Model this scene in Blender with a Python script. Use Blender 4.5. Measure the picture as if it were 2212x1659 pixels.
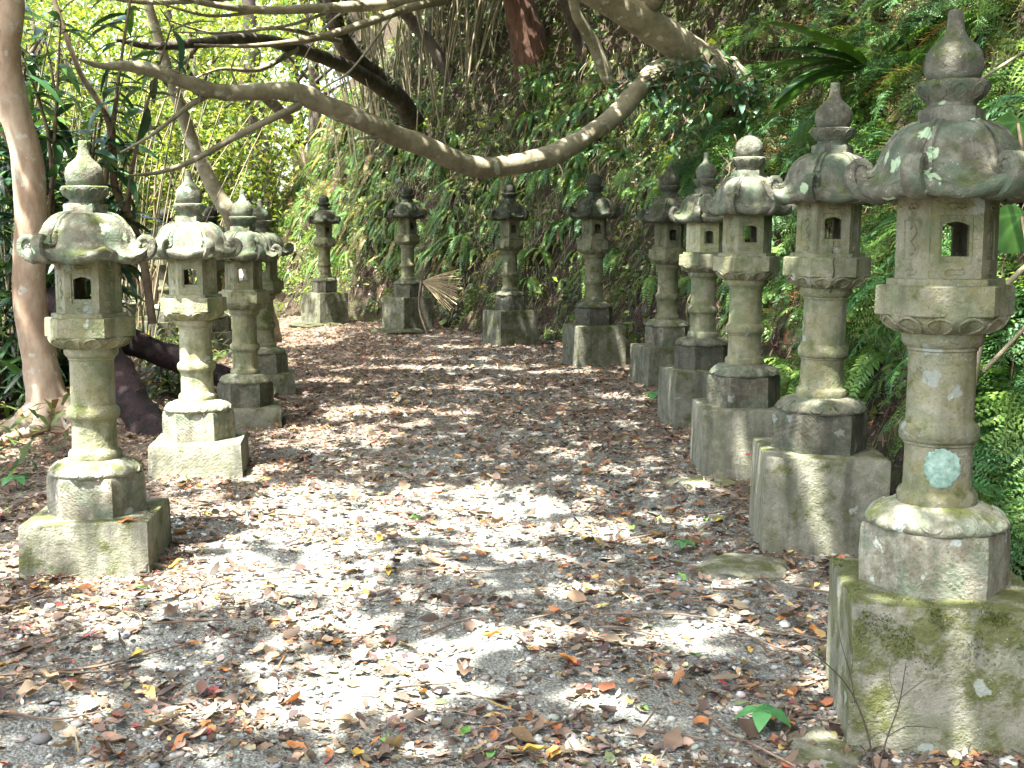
import bpy, math, random
import numpy as np
from mathutils import Vector, noise
random.seed(7); RNG = np.random.default_rng(11)
for o in list(bpy.data.objects): bpy.data.objects.remove(o)
SC = bpy.context.scene; COL = SC.collection
PI = math.pi; R = math.radians

# ------------------------------------------------------------------ camera
CAMH = 1.48; FOC = 2600.0; TH = R(6.81)
cam = bpy.data.objects.new('camera', bpy.data.cameras.new('camera')); COL.objects.link(cam)
cam.data.sensor_width = 36.0; cam.data.lens = 36.0*FOC/2212.0
cam.location = (0, 0, CAMH); cam.rotation_euler = (PI/2-TH, 0, 0)
cam.data.clip_end = 2000.0; SC.camera = cam
# ------------------------------------------------------------------ light
SUN_EL = R(68.0)
SUN_H = Vector((-0.58, -0.81)).normalized()           # horizontal direction towards the sun
sun_dir = Vector((SUN_H.x*math.cos(SUN_EL), SUN_H.y*math.cos(SUN_EL), math.sin(SUN_EL)))
w = bpy.data.worlds.new("World"); SC.world = w; w.use_nodes = True
wn = w.node_tree; sky = wn.nodes.new('ShaderNodeTexSky'); sky.sky_type = 'NISHITA'; sky.sun_disc = False
sky.air_density = 1.0; sky.dust_density = 5.0; sky.ozone_density = 0.2; sky.sun_elevation = SUN_EL; sky.sun_rotation = math.atan2(SUN_H.x, SUN_H.y)
bg = wn.nodes['Background']; bg.inputs['Strength'].default_value = 0.15
wn.links.new(sky.outputs[0], bg.inputs['Color'])
sl = bpy.data.lights.new('sun', 'SUN'); sl.energy = 4.6; sl.angle = R(0.5); sl.color = (1.0, 0.965, 0.92)
so = bpy.data.objects.new('sun', sl); COL.objects.link(so); so.location = (-20, -8, 30)
so.rotation_euler = (-sun_dir).to_track_quat('-Z', 'Y').to_euler()
SC.view_settings.view_transform = 'Standard'; SC.view_settings.look = 'None'
SC.view_settings.gamma = 1.0; SC.view_settings.exposure = 3.05
SC.cycles.use_denoising = True
SC.cycles.max_bounces = 8; SC.cycles.transparent_max_bounces = 8

# ------------------------------------------------------------------ helpers
def ray(dx, dy, Y):
    """point at depth Y seen at (dx,dy) of the 2212x1659 view of the photograph"""
    cx = (dx-1106)/FOC; cy = (829.5-dy)/FOC
    d = (cx, math.cos(TH)+cy*math.sin(TH), -math.sin(TH)+cy*math.cos(TH)); k = Y/d[1]
    return Vector((d[0]*k, Y, CAMH+d[2]*k))

class MB:
    def __init__(s): s.v = []; s.f = []
    def add(s, vs, fs):
        b = len(s.v); s.v += [tuple(p) for p in vs]; s.f += [tuple(b+i for i in f) for f in fs]
    def ring_loft(s, rings, closed=True, cap0=True, cap1=True):
        n = len(rings[0]); vs = [p for r in rings for p in r]; fs = []
        for k in range(len(rings)-1):
            for i in range(n if closed else n-1):
                j = (i+1) % n
                fs.append((k*n+i, k*n+j, (k+1)*n+j, (k+1)*n+i))
        if cap0: fs.append(tuple(range(n-1, -1, -1)))
        if cap1: fs.append(tuple((len(rings)-1)*n+i for i in range(n)))
        s.add(vs, fs)
    def lathe(s, prof, n=48, rf=None):
        rings = []
        for r, z in prof:
            ring = []
            for i in range(n):
                a = 2*PI*i/n; rr, zz = (r, z) if rf is None else rf(a, r, z)
                ring.append((rr*math.cos(a), rr*math.sin(a), zz))
            rings.append(ring)
        s.ring_loft(rings)
    def hexprism(s, prof, per=6):
        """prof: (corner radius, z) rings of a hexagon with `per` points to a side"""
        rings = []
        for r, z in prof:
            ring = []
            for k in range(6):
                a, b = k*PI/3, (k+1)*PI/3
                for i in range(per):
                    t = i/per
                    ring.append((r*((1-t)*math.cos(a)+t*math.cos(b)), r*((1-t)*math.sin(a)+t*math.sin(b)), z))
            rings.append(ring)
        s.ring_loft(rings)
    def tube(s, pts, rad, n=8, smooth=5, wob=0.0, cap=True):
        P = [Vector(p) for p in pts]
        if not hasattr(rad, '__len__'): rad = [rad]*len(P)
        Q = []; RR = []
        for i in range(len(P)-1):
            p0 = P[max(i-1, 0)]; p1 = P[i]; p2 = P[i+1]; p3 = P[min(i+2, len(P)-1)]
            for k in range(smooth):
                t = k/smooth
                Q.append(0.5*((2*p1)+(p2-p0)*t+(2*p0-5*p1+4*p2-p3)*t*t+(3*p1-p0-3*p2+p3)*t**3))
                RR.append(rad[i]*(1-t)+rad[i+1]*t)
        Q.append(P[-1]); RR.append(rad[-1])
        rings = []; up = Vector((0.13, 0.31, 0.94))
        for i, q in enumerate(Q):
            d = (Q[min(i+1, len(Q)-1)]-Q[max(i-1, 0)]).normalized()
            a = d.cross(up)
            if a.length < 0.05: a = d.cross(Vector((1, 0, 0)))
            a.normalize(); b = d.cross(a).normalized(); up = -b if False else up
            ring = []
            for k in range(n):
                an = 2*PI*k/n; r = RR[i]
                o = a*math.cos(an)+b*math.sin(an)
                if wob: r *= 1+wob*noise.noise((q+o*RR[i])*2.2/max(RR[i]*6, 0.15))
                ring.append(q+o*r)
            rings.append(ring)
        s.ring_loft(rings, True, cap, cap)
    def box(s, c, h, rot=None):
        vs = [(c[0]+sx*h[0], c[1]+sy*h[1], c[2]+sz*h[2]) for sx in (-1, 1) for sy in (-1, 1) for sz in (-1, 1)]
        s.add(vs, [(0, 1, 3, 2), (4, 6, 7, 5), (0, 4, 5, 1), (2, 3, 7, 6), (0, 2, 6, 4), (1, 5, 7, 3)])
    def rough(s, amp, sc, seed=0.0):
        off = Vector((seed*7.3, seed*3.1, seed*5.7)); out = []
        for p in s.v:
            p = Vector(p); d = noise.noise_vector(p*sc+off)*amp+noise.noise_vector(p*sc*3.7+off)*amp*0.4
            out.append(tuple(p+d))
        s.v = out
    def mesh(s, name, mat, smooth=True, bevel=0.0, weld=False):
        me = bpy.data.meshes.new(name); me.from_pydata(s.v, [], s.f)
        me.materials.append(mat)
        if bevel or weld:
            import bmesh
            bm = bmesh.new(); bm.from_mesh(me)
            bmesh.ops.remove_doubles(bm, verts=bm.verts, dist=1e-5)
            bmesh.ops.recalc_face_normals(bm, faces=bm.faces)
            if bevel:
                es = [e for e in bm.edges if len(e.link_faces) == 2 and e.calc_face_angle(0) > R(28)]
                bmesh.ops.bevel(bm, geom=es, offset=bevel, segments=2, profile=0.6, affect='EDGES', clamp_overlap=True)
            bm.to_mesh(me); bm.free()
        if smooth:
            me.shade_smooth()
            try: me.set_sharp_from_angle(angle=R(smooth if smooth is not True else 40))
            except Exception: pass
        me.update(); return me

def link(name, me, parent=None, loc=(0, 0, 0), rot=(0, 0, 0), scale=(1, 1, 1)):
    o = bpy.data.objects.new(name, me); COL.objects.link(o); o.parent = parent
    o.location = loc; o.rotation_euler = rot; o.scale = scale; return o
def tag(o, label, cat, group=None, kind=None):
    o['label'] = label; o['category'] = cat
    if group: o['group'] = group
    if kind: o['kind'] = kind
    return o
def thing(name, label, cat, loc=(0, 0, 0), rz=0.0, group=None):
    return tag(link(name, None, None, loc, (0, 0, rz)), label, cat, group)
def np_mesh(name, V, F, mat, cols=None, smooth=False):
    """V (n,3); F (m,k) all the same k; cols per vertex (n,3)"""
    V = np.asarray(V, np.float32); F = np.asarray(F, np.int32); k = F.shape[1]
    me = bpy.data.meshes.new(name)
    me.vertices.add(len(V)); me.vertices.foreach_set('co', V.ravel())
    me.loops.add(F.size); me.loops.foreach_set('vertex_index', F.ravel())
    me.polygons.add(len(F)); me.polygons.foreach_set('loop_start', np.arange(0, F.size, k, dtype=np.int32))
    me.materials.append(mat)
    if cols is not None:
        at = me.color_attributes.new('Col', 'FLOAT_COLOR', 'POINT')
        c4 = np.ones((len(V), 4), np.float32); c4[:, :3] = cols; at.data.foreach_set('color', c4.ravel())
    me.update(calc_edges=True); me.validate()
    if smooth: me.shade_smooth()
    return me
def nrm(a): return a/np.maximum(np.linalg.norm(a, axis=-1, keepdims=True), 1e-9)
def leaf_cloud(P, D, N, L, W, curl=0.0, fold=0.0, us=(0, .33, .7, 1), ws=(0.06, 1, .75, 0.03), mid=True, wav=0.0):
    """many leaves at once: base P, along D, upper side N, length L, half width W"""
    P = np.asarray(P, float); n = len(P); D = nrm(np.asarray(D, float)); N = np.asarray(N, float)
    S = nrm(np.cross(D, N)); N = nrm(np.cross(S, D))
    L = np.broadcast_to(L, n)[:, None]; W = np.broadcast_to(W, n)[:, None]
    curl = np.broadcast_to(curl, n)[:, None]; fold = np.broadcast_to(fold, n)[:, None]
    cols = (-1, 0, 1) if mid else (-1, 1); m = len(cols); V = []
    for u, ww in zip(us, ws):
        for v in cols:
            z = curl*L*(u*u)+fold*W*abs(v)*ww
            if wav: z = z+wav*W*RNG.normal(0, 1, (n, 1))
            V.append(P+D*L*u*(1-0.25*np.abs(curl)*u)+S*W*ww*v+N*z)
    V = np.stack(V, 1); q = len(us)*m; F = []
    for a in range(len(us)-1):
        for b in range(m-1):
            F.append((a*m+b, a*m+b+1, (a+1)*m+b+1, (a+1)*m+b))
    F = np.array(F)[None]+(np.arange(n)*q)[:, None, None]
    return V.reshape(-1, 3), F.reshape(-1, 4), q
def pick(pal, n, jit=0.15, p=None):
    pal = np.array(pal); c = pal[RNG.choice(len(pal), n, p=p)]
    return np.clip(c*(1+RNG.normal(0, jit, (n, 1)))*(1+RNG.normal(0, jit*0.3, (n, 3))), 0.004, 0.9)
class NZ:
    """cheap smooth 2-D noise, roughly -1..1"""
    def __init__(s, wl, seed, k=14):
        r = np.random.default_rng(seed); a = r.uniform(0, 2*PI, k); f = 2*PI/wl*r.uniform(0.5, 1.6, k)
        s.kx = f*np.cos(a); s.ky = f*np.sin(a); s.ph = r.uniform(0, 2*PI, k); s.n = k
    def __call__(s, x, y):
        x = np.asarray(x, float)[..., None]; y = np.asarray(y, float)[..., None]
        return np.sin(x*s.kx+y*s.ky+s.ph).sum(-1)/math.sqrt(s.n/2)/1.6

# ------------------------------------------------------------------ materials
def new_mat(name):
    m = bpy.data.materials.new(name); m.use_nodes = True; nt = m.node_tree; nt.nodes.clear()
    out = nt.nodes.new('ShaderNodeOutputMaterial'); return m, nt, out
def nd(nt, typ, ins=None, **props):
    n = nt.nodes.new(typ)
    for k, v in props.items(): setattr(n, k, v)
    for k, v in (ins or {}).items():
        if isinstance(v, bpy.types.NodeSocket): nt.links.new(v, n.inputs[k])
        else: n.inputs[k].default_value = v
    return n
def mix(nt, fac, a, b, mode='MIX'):
    n = nt.nodes.new('ShaderNodeMix'); n.data_type = 'RGBA'; n.blend_type = mode
    for sock, v in ((n.inputs[0], fac), (n.inputs[6], a), (n.inputs[7], b)):
        if isinstance(v, bpy.types.NodeSocket): nt.links.new(v, sock)
        else: sock.default_value = (*v, 1) if isinstance(v, tuple) and len(v) == 3 else v
    return n.outputs[2]
def math_(nt, op, a, b=0.0, clamp=False):
    n = nt.nodes.new('ShaderNodeMath'); n.operation = op; n.use_clamp = clamp
    for i, v in enumerate((a, b)):
        if isinstance(v, bpy.types.NodeSocket): nt.links.new(v, n.inputs[i])
        else: n.inputs[i].default_value = v
    return n.outputs[0]
def ramp(nt, val, lo, hi):
    n = nt.nodes.new('ShaderNodeMapRange'); n.clamp = True; n.interpolation_type = 'SMOOTHSTEP'
    nt.links.new(val, n.inputs[0]); n.inputs[1].default_value = lo; n.inputs[2].default_value = hi
    return n.outputs[0]
def noise_(nt, vec, scale, detail=4, rough=0.55):
    n = nd(nt, 'ShaderNodeTexNoise', {'Vector': vec, 'Scale': scale, 'Detail': detail, 'Roughness': rough}); return n.outputs[0]

def stone_mat(name, c1, c2, lichen=(0.42, 0.47, 0.40), moss=(0.085, 0.105, 0.018), stain=(0.06, 0.065, 0.05), bump=0.5, tool=False, stainamt=0.0, algae=0.5, lk=0.24, algcol=((0.10, 0.16, 0.10), (0.15, 0.21, 0.14))):
    m, nt, out = new_mat(name)
    tc = nd(nt, 'ShaderNodeTexCoord'); oi = nd(nt, 'ShaderNodeObjectInfo')
    off = nd(nt, 'ShaderNodeVectorMath', {0: oi.outputs['Random'], 1: (31.0, 17.0, 23.0)}, operation='MULTIPLY')
    vec = nd(nt, 'ShaderNodeVectorMath', {0: tc.outputs['Object'], 1: off.outputs[0]}, operation='ADD').outputs[0]
    sep = nd(nt, 'ShaderNodeSeparateColor', {0: oi.outputs['Color']})
    tone, mo, li = sep.outputs[0], sep.outputs[1], sep.outputs[2]
    big = noise_(nt, vec, 6, 5); fine = noise_(nt, vec, 95, 3, 0.7); med = noise_(nt, vec, 24, 5, 0.65)
    col = mix(nt, ramp(nt, big, 0.35, 0.66), c1, c2)
    col = mix(nt, ramp(nt, med, 0.38, 0.7), col, mix(nt, 0.5, col, (0.42, 0.41, 0.32)))
    col = mix(nt, ramp(nt, fine, 0.42, 0.30), col, mix(nt, 0.55, col, (0.05, 0.05, 0.035)))
    col = mix(nt, math_(nt, 'MULTIPLY', ramp(nt, noise_(nt, vec, 7.5, 6, 0.65), 0.45, 0.62), algae), col, mix(nt, med, algcol[0], algcol[1]))
    # dark vertical weather streaks
    st = nd(nt, 'ShaderNodeVectorMath', {0: vec, 1: (11.0, 11.0, 1.6)}, operation='MULTIPLY').outputs[0]
    sn = noise_(nt, st, 1.0, 4, 0.6)
    col = mix(nt, math_(nt, 'MULTIPLY', ramp(nt, sn, 0.47, 0.68), 0.45+stainamt), col, stain)
    # pale crust lichen in round scabs
    lv = nd(nt, 'ShaderNodeVectorMath', {0: vec, 1: nd(nt, 'ShaderNodeVectorMath', {0: nd(nt, 'ShaderNodeTexNoise', {'Vector': vec, 'Scale': 28.0, 'Detail': 4.0}).outputs[1], 1: (0.075, 0.075, 0.075)}, operation='MULTIPLY').outputs[0]}, operation='ADD').outputs[0]
    vo = nd(nt, 'ShaderNodeTexVoronoi', {'Vector': lv, 'Scale': 13.0})
    rnd = nd(nt, 'ShaderNodeSeparateColor', {0: vo.outputs['Color']}).outputs[0]
    keep = math_(nt, 'LESS_THAN', rnd, math_(nt, 'MULTIPLY', li, lk))
    spot = math_(nt, 'MULTIPLY', ramp(nt, math_(nt, 'SUBTRACT', vo.outputs['Distance'], math_(nt, 'MULTIPLY', rnd, 0.3)), 0.34, 0.24), keep)
    # fine pale specks
    vs = nd(nt, 'ShaderNodeTexVoronoi', {'Vector': vec, 'Scale': 70.0})
    speck = math_(nt, 'MULTIPLY', ramp(nt, vs.outputs['Distance'], 0.22, 0.12), ramp(nt, med, 0.52, 0.6))
    # moss: upward faces and damp patches
    geo = nd(nt, 'ShaderNodeNewGeometry'); nz = nd(nt, 'ShaderNodeSeparateXYZ', {0: geo.outputs['Normal']}).outputs[2]
    mn = noise_(nt, vec, 9, 6, 0.7)
    mval = math_(nt, 'ADD', math_(nt, 'ADD', mn, math_(nt, 'MULTIPLY', nz, 0.10)), math_(nt, 'MULTIPLY', math_(nt, 'SUBTRACT', mo, 0.5), 0.42))
    mfac = ramp(nt, mval, 0.56, 0.72)
    mcol = mix(nt, ramp(nt, noise_(nt, vec, 60, 3), 0.35, 0.65), moss, (0.13, 0.15, 0.03))
    col = mix(nt, math_(nt, 'MULTIPLY', mfac, 0.8), col, mcol)
    col = mix(nt, math_(nt, 'MULTIPLY', spot, 0.85), col, lichen)
    col = mix(nt, math_(nt, 'MULTIPLY', speck, 0.6), col, (0.55, 0.56, 0.50))
    col = mix(nt, 1.0, col, nd(nt, 'ShaderNodeCombineColor', {0: tone, 1: tone, 2: tone}).outputs[0], 'MULTIPLY')
    h = math_(nt, 'ADD', math_(nt, 'MULTIPLY', fine, 0.5), math_(nt, 'ADD', math_(nt, 'MULTIPLY', med, 0.8), math_(nt, 'MULTIPLY', mfac, 0.25)))
    if tool:
        wv = nd(nt, 'ShaderNodeTexWave', {'Vector': vec, 'Scale': 26.0, 'Distortion': 3.0, 'Detail': 2.0, 'Detail Scale': 1.5}, wave_type='BANDS', bands_direction='DIAGONAL')
        h = math_(nt, 'ADD', h, math_(nt, 'MULTIPLY', wv.outputs[1], 0.08))
    b = nd(nt, 'ShaderNodeBump', {'Height': h, 'Strength': min(bump*1.7, 1.0), 'Distance': 0.014})
    p = nd(nt, 'ShaderNodeBsdfPrincipled', {'Base Color': col, 'Roughness': 0.9, 'Normal': b.outputs[0], 'Specular IOR Level': 0.25})
    nt.links.new(p.outputs[0], out.inputs[0]); return m

M = {}
M['pale'] = stone_mat('pale_stone', (0.29, 0.28, 0.13), (0.37, 0.365, 0.235), algcol=((0.14, 0.18, 0.08), (0.21, 0.25, 0.13)), algae=0.7, stainamt=0.1, stain=(0.10,0.10,0.06))
M['roof'] = stone_mat('roof_stone', (0.125, 0.115, 0.08), (0.19, 0.20, 0.14), stain=(0.03, 0.035, 0.028), lichen=(0.62, 0.85, 0.52), moss=(0.06, 0.095, 0.03), algae=0.75, lk=0.40)
M['foot'] = stone_mat('tooled_stone', (0.15, 0.14, 0.09), (0.25, 0.235, 0.17), tool=True, bump=0.7, stain=(0.035, 0.035, 0.03))
M['lotus'] = stone_mat('carved_foot_stone', (0.16, 0.16, 0.10), (0.27, 0.265, 0.19), stain=(0.035, 0.035, 0.03))
M['plinth'] = stone_mat('plinth_concrete', (0.235, 0.235, 0.16), (0.32, 0.32, 0.245), algcol=((0.13, 0.16, 0.075), (0.19, 0.21, 0.11)), moss=(0.075, 0.09, 0.010), stainamt=0.2, stain=(0.10, 0.105, 0.08))
def plain_mat(name, c1, c2, scale=30.0, rough=0.9, bump=0.3, stretch=(1, 1, 1), spots=None, dist=0.01, spotamt=(0.56, 0.62)):
    m, nt, out = new_mat(name); tc = nd(nt, 'ShaderNodeTexCoord'); oi = nd(nt, 'ShaderNodeObjectInfo')
    vec = nd(nt, 'ShaderNodeVectorMath', {0: tc.outputs['Object'], 1: stretch}, operation='MULTIPLY').outputs[0]
    a = noise_(nt, vec, scale, 5, 0.65); b2 = noise_(nt, vec, scale*0.18, 3)
    col = mix(nt, ramp(nt, math_(nt, 'ADD', math_(nt, 'MULTIPLY', a, 0.5), math_(nt, 'MULTIPLY', b2, 0.5)), 0.38, 0.62), c1, c2)
    if spots: col = mix(nt, math_(nt, 'MULTIPLY', ramp(nt, noise_(nt, tc.outputs['Object'], 9, 3, 0.5), *spotamt), 0.8), col, spots)
    bp = nd(nt, 'ShaderNodeBump', {'Height': a, 'Strength': bump, 'Distance': dist})
    p = nd(nt, 'ShaderNodeBsdfPrincipled', {'Base Color': col, 'Roughness': rough, 'Normal': bp.outputs[0], 'Specular IOR Level': 0.3})
    nt.links.new(p.outputs[0], out.inputs[0]); return m
M['lichen'] = plain_mat('lichen_crust', (0.11, 0.19, 0.145), (0.28, 0.40, 0.33), 45)
M['whitecrust'] = plain_mat('white_crust', (0.5, 0.5, 0.52), (0.3, 0.3, 0.28), 90)
M['bark_tan'] = plain_mat('tan_bark', (0.255, 0.175, 0.115), (0.40, 0.32, 0.235), 14, 0.8, 0.5, (1, 1, 0.5), (0.42, 0.42, 0.36), 0.015, (0.60, 0.66))
M['bark_olive'] = plain_mat('olive_bark', (0.14, 0.125, 0.075), (0.25, 0.225, 0.15), 12, 0.85, 0.6, (1, 1, 1), (0.38, 0.38, 0.30), 0.015, (0.60, 0.68))
M['bark_dark'] = plain_mat('dark_bark', (0.035, 0.028, 0.022), (0.09, 0.075, 0.055), 16, 0.9, 0.7, (1, 1, 0.4), None, 0.02)
M['bark_red'] = plain_mat('red_bark', (0.05, 0.026, 0.017), (0.13, 0.07, 0.045), 16, 0.9, 0.8, (1.6, 1.6, 0.2), None, 0.03)
M['cane'] = plain_mat('cane_stem', (0.13, 0.115, 0.055), (0.24, 0.21, 0.13), 8, 0.6, 0.2, (1, 1, 0.3))
M['stem'] = plain_mat('shrub_stem', (0.11, 0.08, 0.05), (0.2, 0.15, 0.10), 20, 0.85, 0.3)
M['twig'] = plain_mat('dry_twig', (0.08, 0.055, 0.04), (0.22, 0.17, 0.12), 20, 0.9, 0.3)
M['fallen'] = plain_mat('rotten_bark', (0.006, 0.005, 0.005), (0.028, 0.014, 0.014), 13, 0.9, 1.0, (1, 1, 1), None, 0.03)

def leaf_mat(name, trans=0.35, rough=0.45, spec=0.4):
    m, nt, out = new_mat(name)
    at = nd(nt, 'ShaderNodeAttribute', attribute_name='Col')
    tc = nd(nt, 'ShaderNodeTexCoord'); n = noise_(nt, tc.outputs['Object'], 35, 2)
    col = mix(nt, 1.0, at.outputs[0], mix(nt, n, (0.75, 0.75, 0.75), (1.25, 1.25, 1.25)), 'MULTIPLY')
    p = nd(nt, 'ShaderNodeBsdfPrincipled', {'Base Color': col, 'Roughness': rough, 'Specular IOR Level': spec})
    t = nd(nt, 'ShaderNodeBsdfTranslucent', {'Color': mix(nt, 1.0, col, (1.6, 1.5, 0.7), 'MULTIPLY')})
    x = nd(nt, 'ShaderNodeMixShader', {0: trans, 1: p.outputs[0], 2: t.outputs[0]})
    nt.links.new(x.outputs[0], out.inputs[0]); return m
M['leaf'] = leaf_mat('green_leaf', 0.38)
M['gloss'] = leaf_mat('glossy_leaf', 0.15, 0.3, 0.5)
M['litter'] = leaf_mat('dead_leaf', 0.12, 0.7, 0.25)

# ground and hillside
def ground_mat():
    m, nt, out = new_mat('gravel_path'); tc = nd(nt, 'ShaderNodeTexCoord'); vec = tc.outputs['Object']
    v1 = nd(nt, 'ShaderNodeTexVoronoi', {'Vector': vec, 'Scale': 95.0}); v2 = nd(nt, 'ShaderNodeTexVoronoi', {'Vector': vec, 'Scale': 130.0})
    rc = nd(nt, 'ShaderNodeSeparateColor', {0: v1.outputs['Color']})
    g = mix(nt, rc.outputs[0], (0.09, 0.098, 0.083), (0.23, 0.25, 0.22))
    g = mix(nt, math_(nt, 'MULTIPLY', ramp(nt, v1.outputs['Distance'], 0.25, 0.6), 0.7), g, (0.09, 0.085, 0.07))
    big = noise_(nt, vec, 1.3, 5, 0.6); bits = noise_(nt, vec, 22, 5, 0.7)
    g = mix(nt, math_(nt, 'MULTIPLY', ramp(nt, nd(nt, 'ShaderNodeSeparateColor', {0: v2.outputs['Color']}).outputs[1], 0.6, 0.9), 0.3), g, (0.34, 0.35, 0.32))
    soil = mix(nt, ramp(nt, bits, 0.35, 0.65), (0.075, 0.055, 0.04), (0.17, 0.135, 0.10))
    sx = nd(nt, 'ShaderNodeSeparateXYZ', {0: vec})
    far = ramp(nt, sx.outputs[1], 5.0, 10.0)
    side = ramp(nt, math_(nt, 'ABSOLUTE', math_(nt, 'ADD', sx.outputs[0], 0.2)), 0.9, 1.9)
    sm = math_(nt, 'ADD', math_(nt, 'MULTIPLY', big, 0.9), math_(nt, 'ADD', math_(nt, 'MULTIPLY', far, 0.18), math_(nt, 'MULTIPLY', side, 0.2)))
    col = mix(nt, math_(nt, 'MULTIPLY', ramp(nt, sm, 0.50, 0.74), 0.9), g, soil)
    h = math_(nt, 'ADD', math_(nt, 'MULTIPLY', v1.outputs['Distance'], -0.8), math_(nt, 'MULTIPLY', bits, 0.8))
    b = nd(nt, 'ShaderNodeBump', {'Height': h, 'Strength': 0.75, 'Distance': 0.011})
    p = nd(nt, 'ShaderNodeBsdfPrincipled', {'Base Color': col, 'Roughness': 0.9, 'Normal': b.outputs[0], 'Specular IOR Level': 0.25})
    nt.links.new(p.outputs[0], out.inputs[0]); return m
def hill_mat():
    m, nt, out = new_mat('earth_bank'); tc = nd(nt, 'ShaderNodeTexCoord'); vec = tc.outputs['Object']
    a = noise_(nt, vec, 5, 6, 0.7); b2 = noise_(nt, vec, 1.1, 4); f = noise_(nt, vec, 38, 4, 0.7)
    col = mix(nt, ramp(nt, f, 0.35, 0.65), (0.018, 0.013, 0.009), (0.07, 0.05, 0.034))
    col = mix(nt, math_(nt, 'MULTIPLY', ramp(nt, math_(nt, 'ADD', math_(nt, 'MULTIPLY', a, 0.6), math_(nt, 'MULTIPLY', b2, 0.4)), 0.46, 0.62), 0.8), col, (0.05, 0.068, 0.018))
    h = math_(nt, 'ADD', a, math_(nt, 'MULTIPLY', f, 0.4))
    bp = nd(nt, 'ShaderNodeBump', {'Height': h, 'Strength': 1.0, 'Distance': 0.08})
    p = nd(nt, 'ShaderNodeBsdfPrincipled', {'Base Color': col, 'Roughness': 0.95, 'Normal': bp.outputs[0], 'Specular IOR Level': 0.2})
    nt.links.new(p.outputs[0], out.inputs[0]); return m
M['ground'] = ground_mat(); M['hill'] = hill_mat()
#PART2
# ------------------------------------------------------------------ terrain
LAN = {  # x, y, ground z, plinth height, stretch, yaw
 'R1': (1.32, 3.67, -0.029, 0.445, 0.986, -8), 'R2': (1.48, 5.76, 0.019, 0.460, 0.978, -5), 'R3': (1.44, 7.43, 0.069, 0.397, 0.973, -1),
 'R4': (1.52, 9.60, 0.007, 0.454, 0.963, 7), 'R5': (1.53, 11.90, 0.081, 0.363, 1.007, 13), 'R6': (0.94, 13.80, 0.056, 0.466, 1.006, 15),
 'R7': (-0.02, 16.50, 0.060, 0.470, 1.018, 27), 'R8': (-1.61, 18.60, 0.121, 0.487, 1.006, 42), 'R9': (-3.16, 20.30, 0.095, 0.512, 0.959, 43),
 'L1': (-1.96, 5.58, -0.038, 0.246, 0.975, 6), 'L2': (-2.01, 7.66, -0.002, 0.217, 0.960, 8), 'L3': (-2.21, 9.90, -0.060, 0.183, 0.996, 12),
 'L4': (-2.40, 11.60, 0.002, 0.210, 0.936, 12), 'L7': (-3.95, 16.0, 0.03, 0.25, 0.97, 34), 'L6': (-5.05, 17.6, 0.05, 0.25, 0.97, 36), 'L5': (-6.02, 18.9, 0.05, 0.25, 0.97, 38)}
FOOT = np.array([(2.25, -8), (2.1, 0), (1.95, 3.5), (2.0, 5.6), (2.0, 7.4), (2.1, 9.6), (2.15, 12.1), (1.65, 14.3), (0.65, 17.1), (-1.05, 19.35), (-2.85, 21.3), (-4.6, 24.2), (-6.6, 29), (-8.2, 38), (-9.0, 70)], float)
n1, n2, n3 = NZ(.75, 21), NZ(.28, 22), NZ(2.2, 23)
nA, nB, nC, nD = NZ(2.6, 1), NZ(0.9, 2), NZ(0.35, 3), NZ(5.0, 4)
def sdist(x, y):
    x = np.asarray(x, float); y = np.asarray(y, float); best = np.full(x.shape, 1e9); sg = np.zeros(x.shape)
    for a, b in zip(FOOT[:-1], FOOT[1:]):
        d = b-a; t = np.clip(((x-a[0])*d[0]+(y-a[1])*d[1])/(d@d), 0, 1)
        px, py = x-a[0]-t*d[0], y-a[1]-t*d[1]; q = np.hypot(px, py); c = d[0]*py-d[1]*px
        u = q < best; best = np.where(u, q, best); sg = np.where(u, np.where(c < 0, 1, -1), sg)
    return best*sg
def flat(x, y):
    x = np.asarray(x, float); y = np.asarray(y, float); g = 0.003*np.clip(y, 0, 30); o = np.zeros(x.shape)
    for (lx, ly, lz, *_r) in LAN.values(): o += (lz-0.003*ly)*np.exp(-((x-lx)**2+(y-ly)**2)/0.55)
    g = g+np.clip(o, -0.09, 0.12)+0.012*nB(x, y)+0.006*nC(x, y)
    return g-0.10*np.clip(-2.9-x, 0, 12)*np.clip((y-4)/8, 0, 1)*0.35
def hgt(x, y):
    x = np.asarray(x, float); y = np.asarray(y, float)
    s = sdist(x, y)+0.16*nA(x, y)+0.07*nB(x, y); sp = np.clip(s, 0, None)
    r = 2.4*np.clip(sp, 0, 0.5)+1.7*np.clip(sp-0.5, 0, 4.5)+0.7*np.clip(sp-5, 0, 30)
    return flat(x, y)+r+np.clip(sp*2, 0, 1)*(0.16*nA(x+5, y)+0.10*nB(x, y+3)+0.035*nC(x, y))
def axis(segs): return np.unique(np.concatenate([np.arange(a, b, st) for a, b, st in segs]))
gx = axis([(-60, -12, 3), (-12, -4, .25), (-4, 5, .09), (5, 12, .3), (12, 62, 3)])
gy = axis([(-30, 2, 1.0), (2, 9, .09), (9, 26, .14), (26, 45, .5), (45, 121, 4)])
X, Y = np.meshgrid(gx, gy); Z = hgt(X, Y); nx, ny = len(gx), len(gy)
V = np.stack([X, Y, Z], -1).reshape(-1, 3)
I = (np.arange(ny-1)[:, None]*nx+np.arange(nx-1)).ravel(); F = np.stack([I, I+1, I+nx+1, I+nx], 1)
isb = (Z-flat(X, Y)).reshape(-1) > 0.03; fb = isb[F].any(1)
o = link('ground', np_mesh('ground', V, F[~fb], M['ground'], smooth=True)); o['kind'] = 'structure'
o = link('hillside', np_mesh('hillside', V, F[fb], M['hill'], smooth=True)); o['kind'] = 'structure'
def gz(x, y): return float(hgt(np.array(x), np.array(y)))
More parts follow.
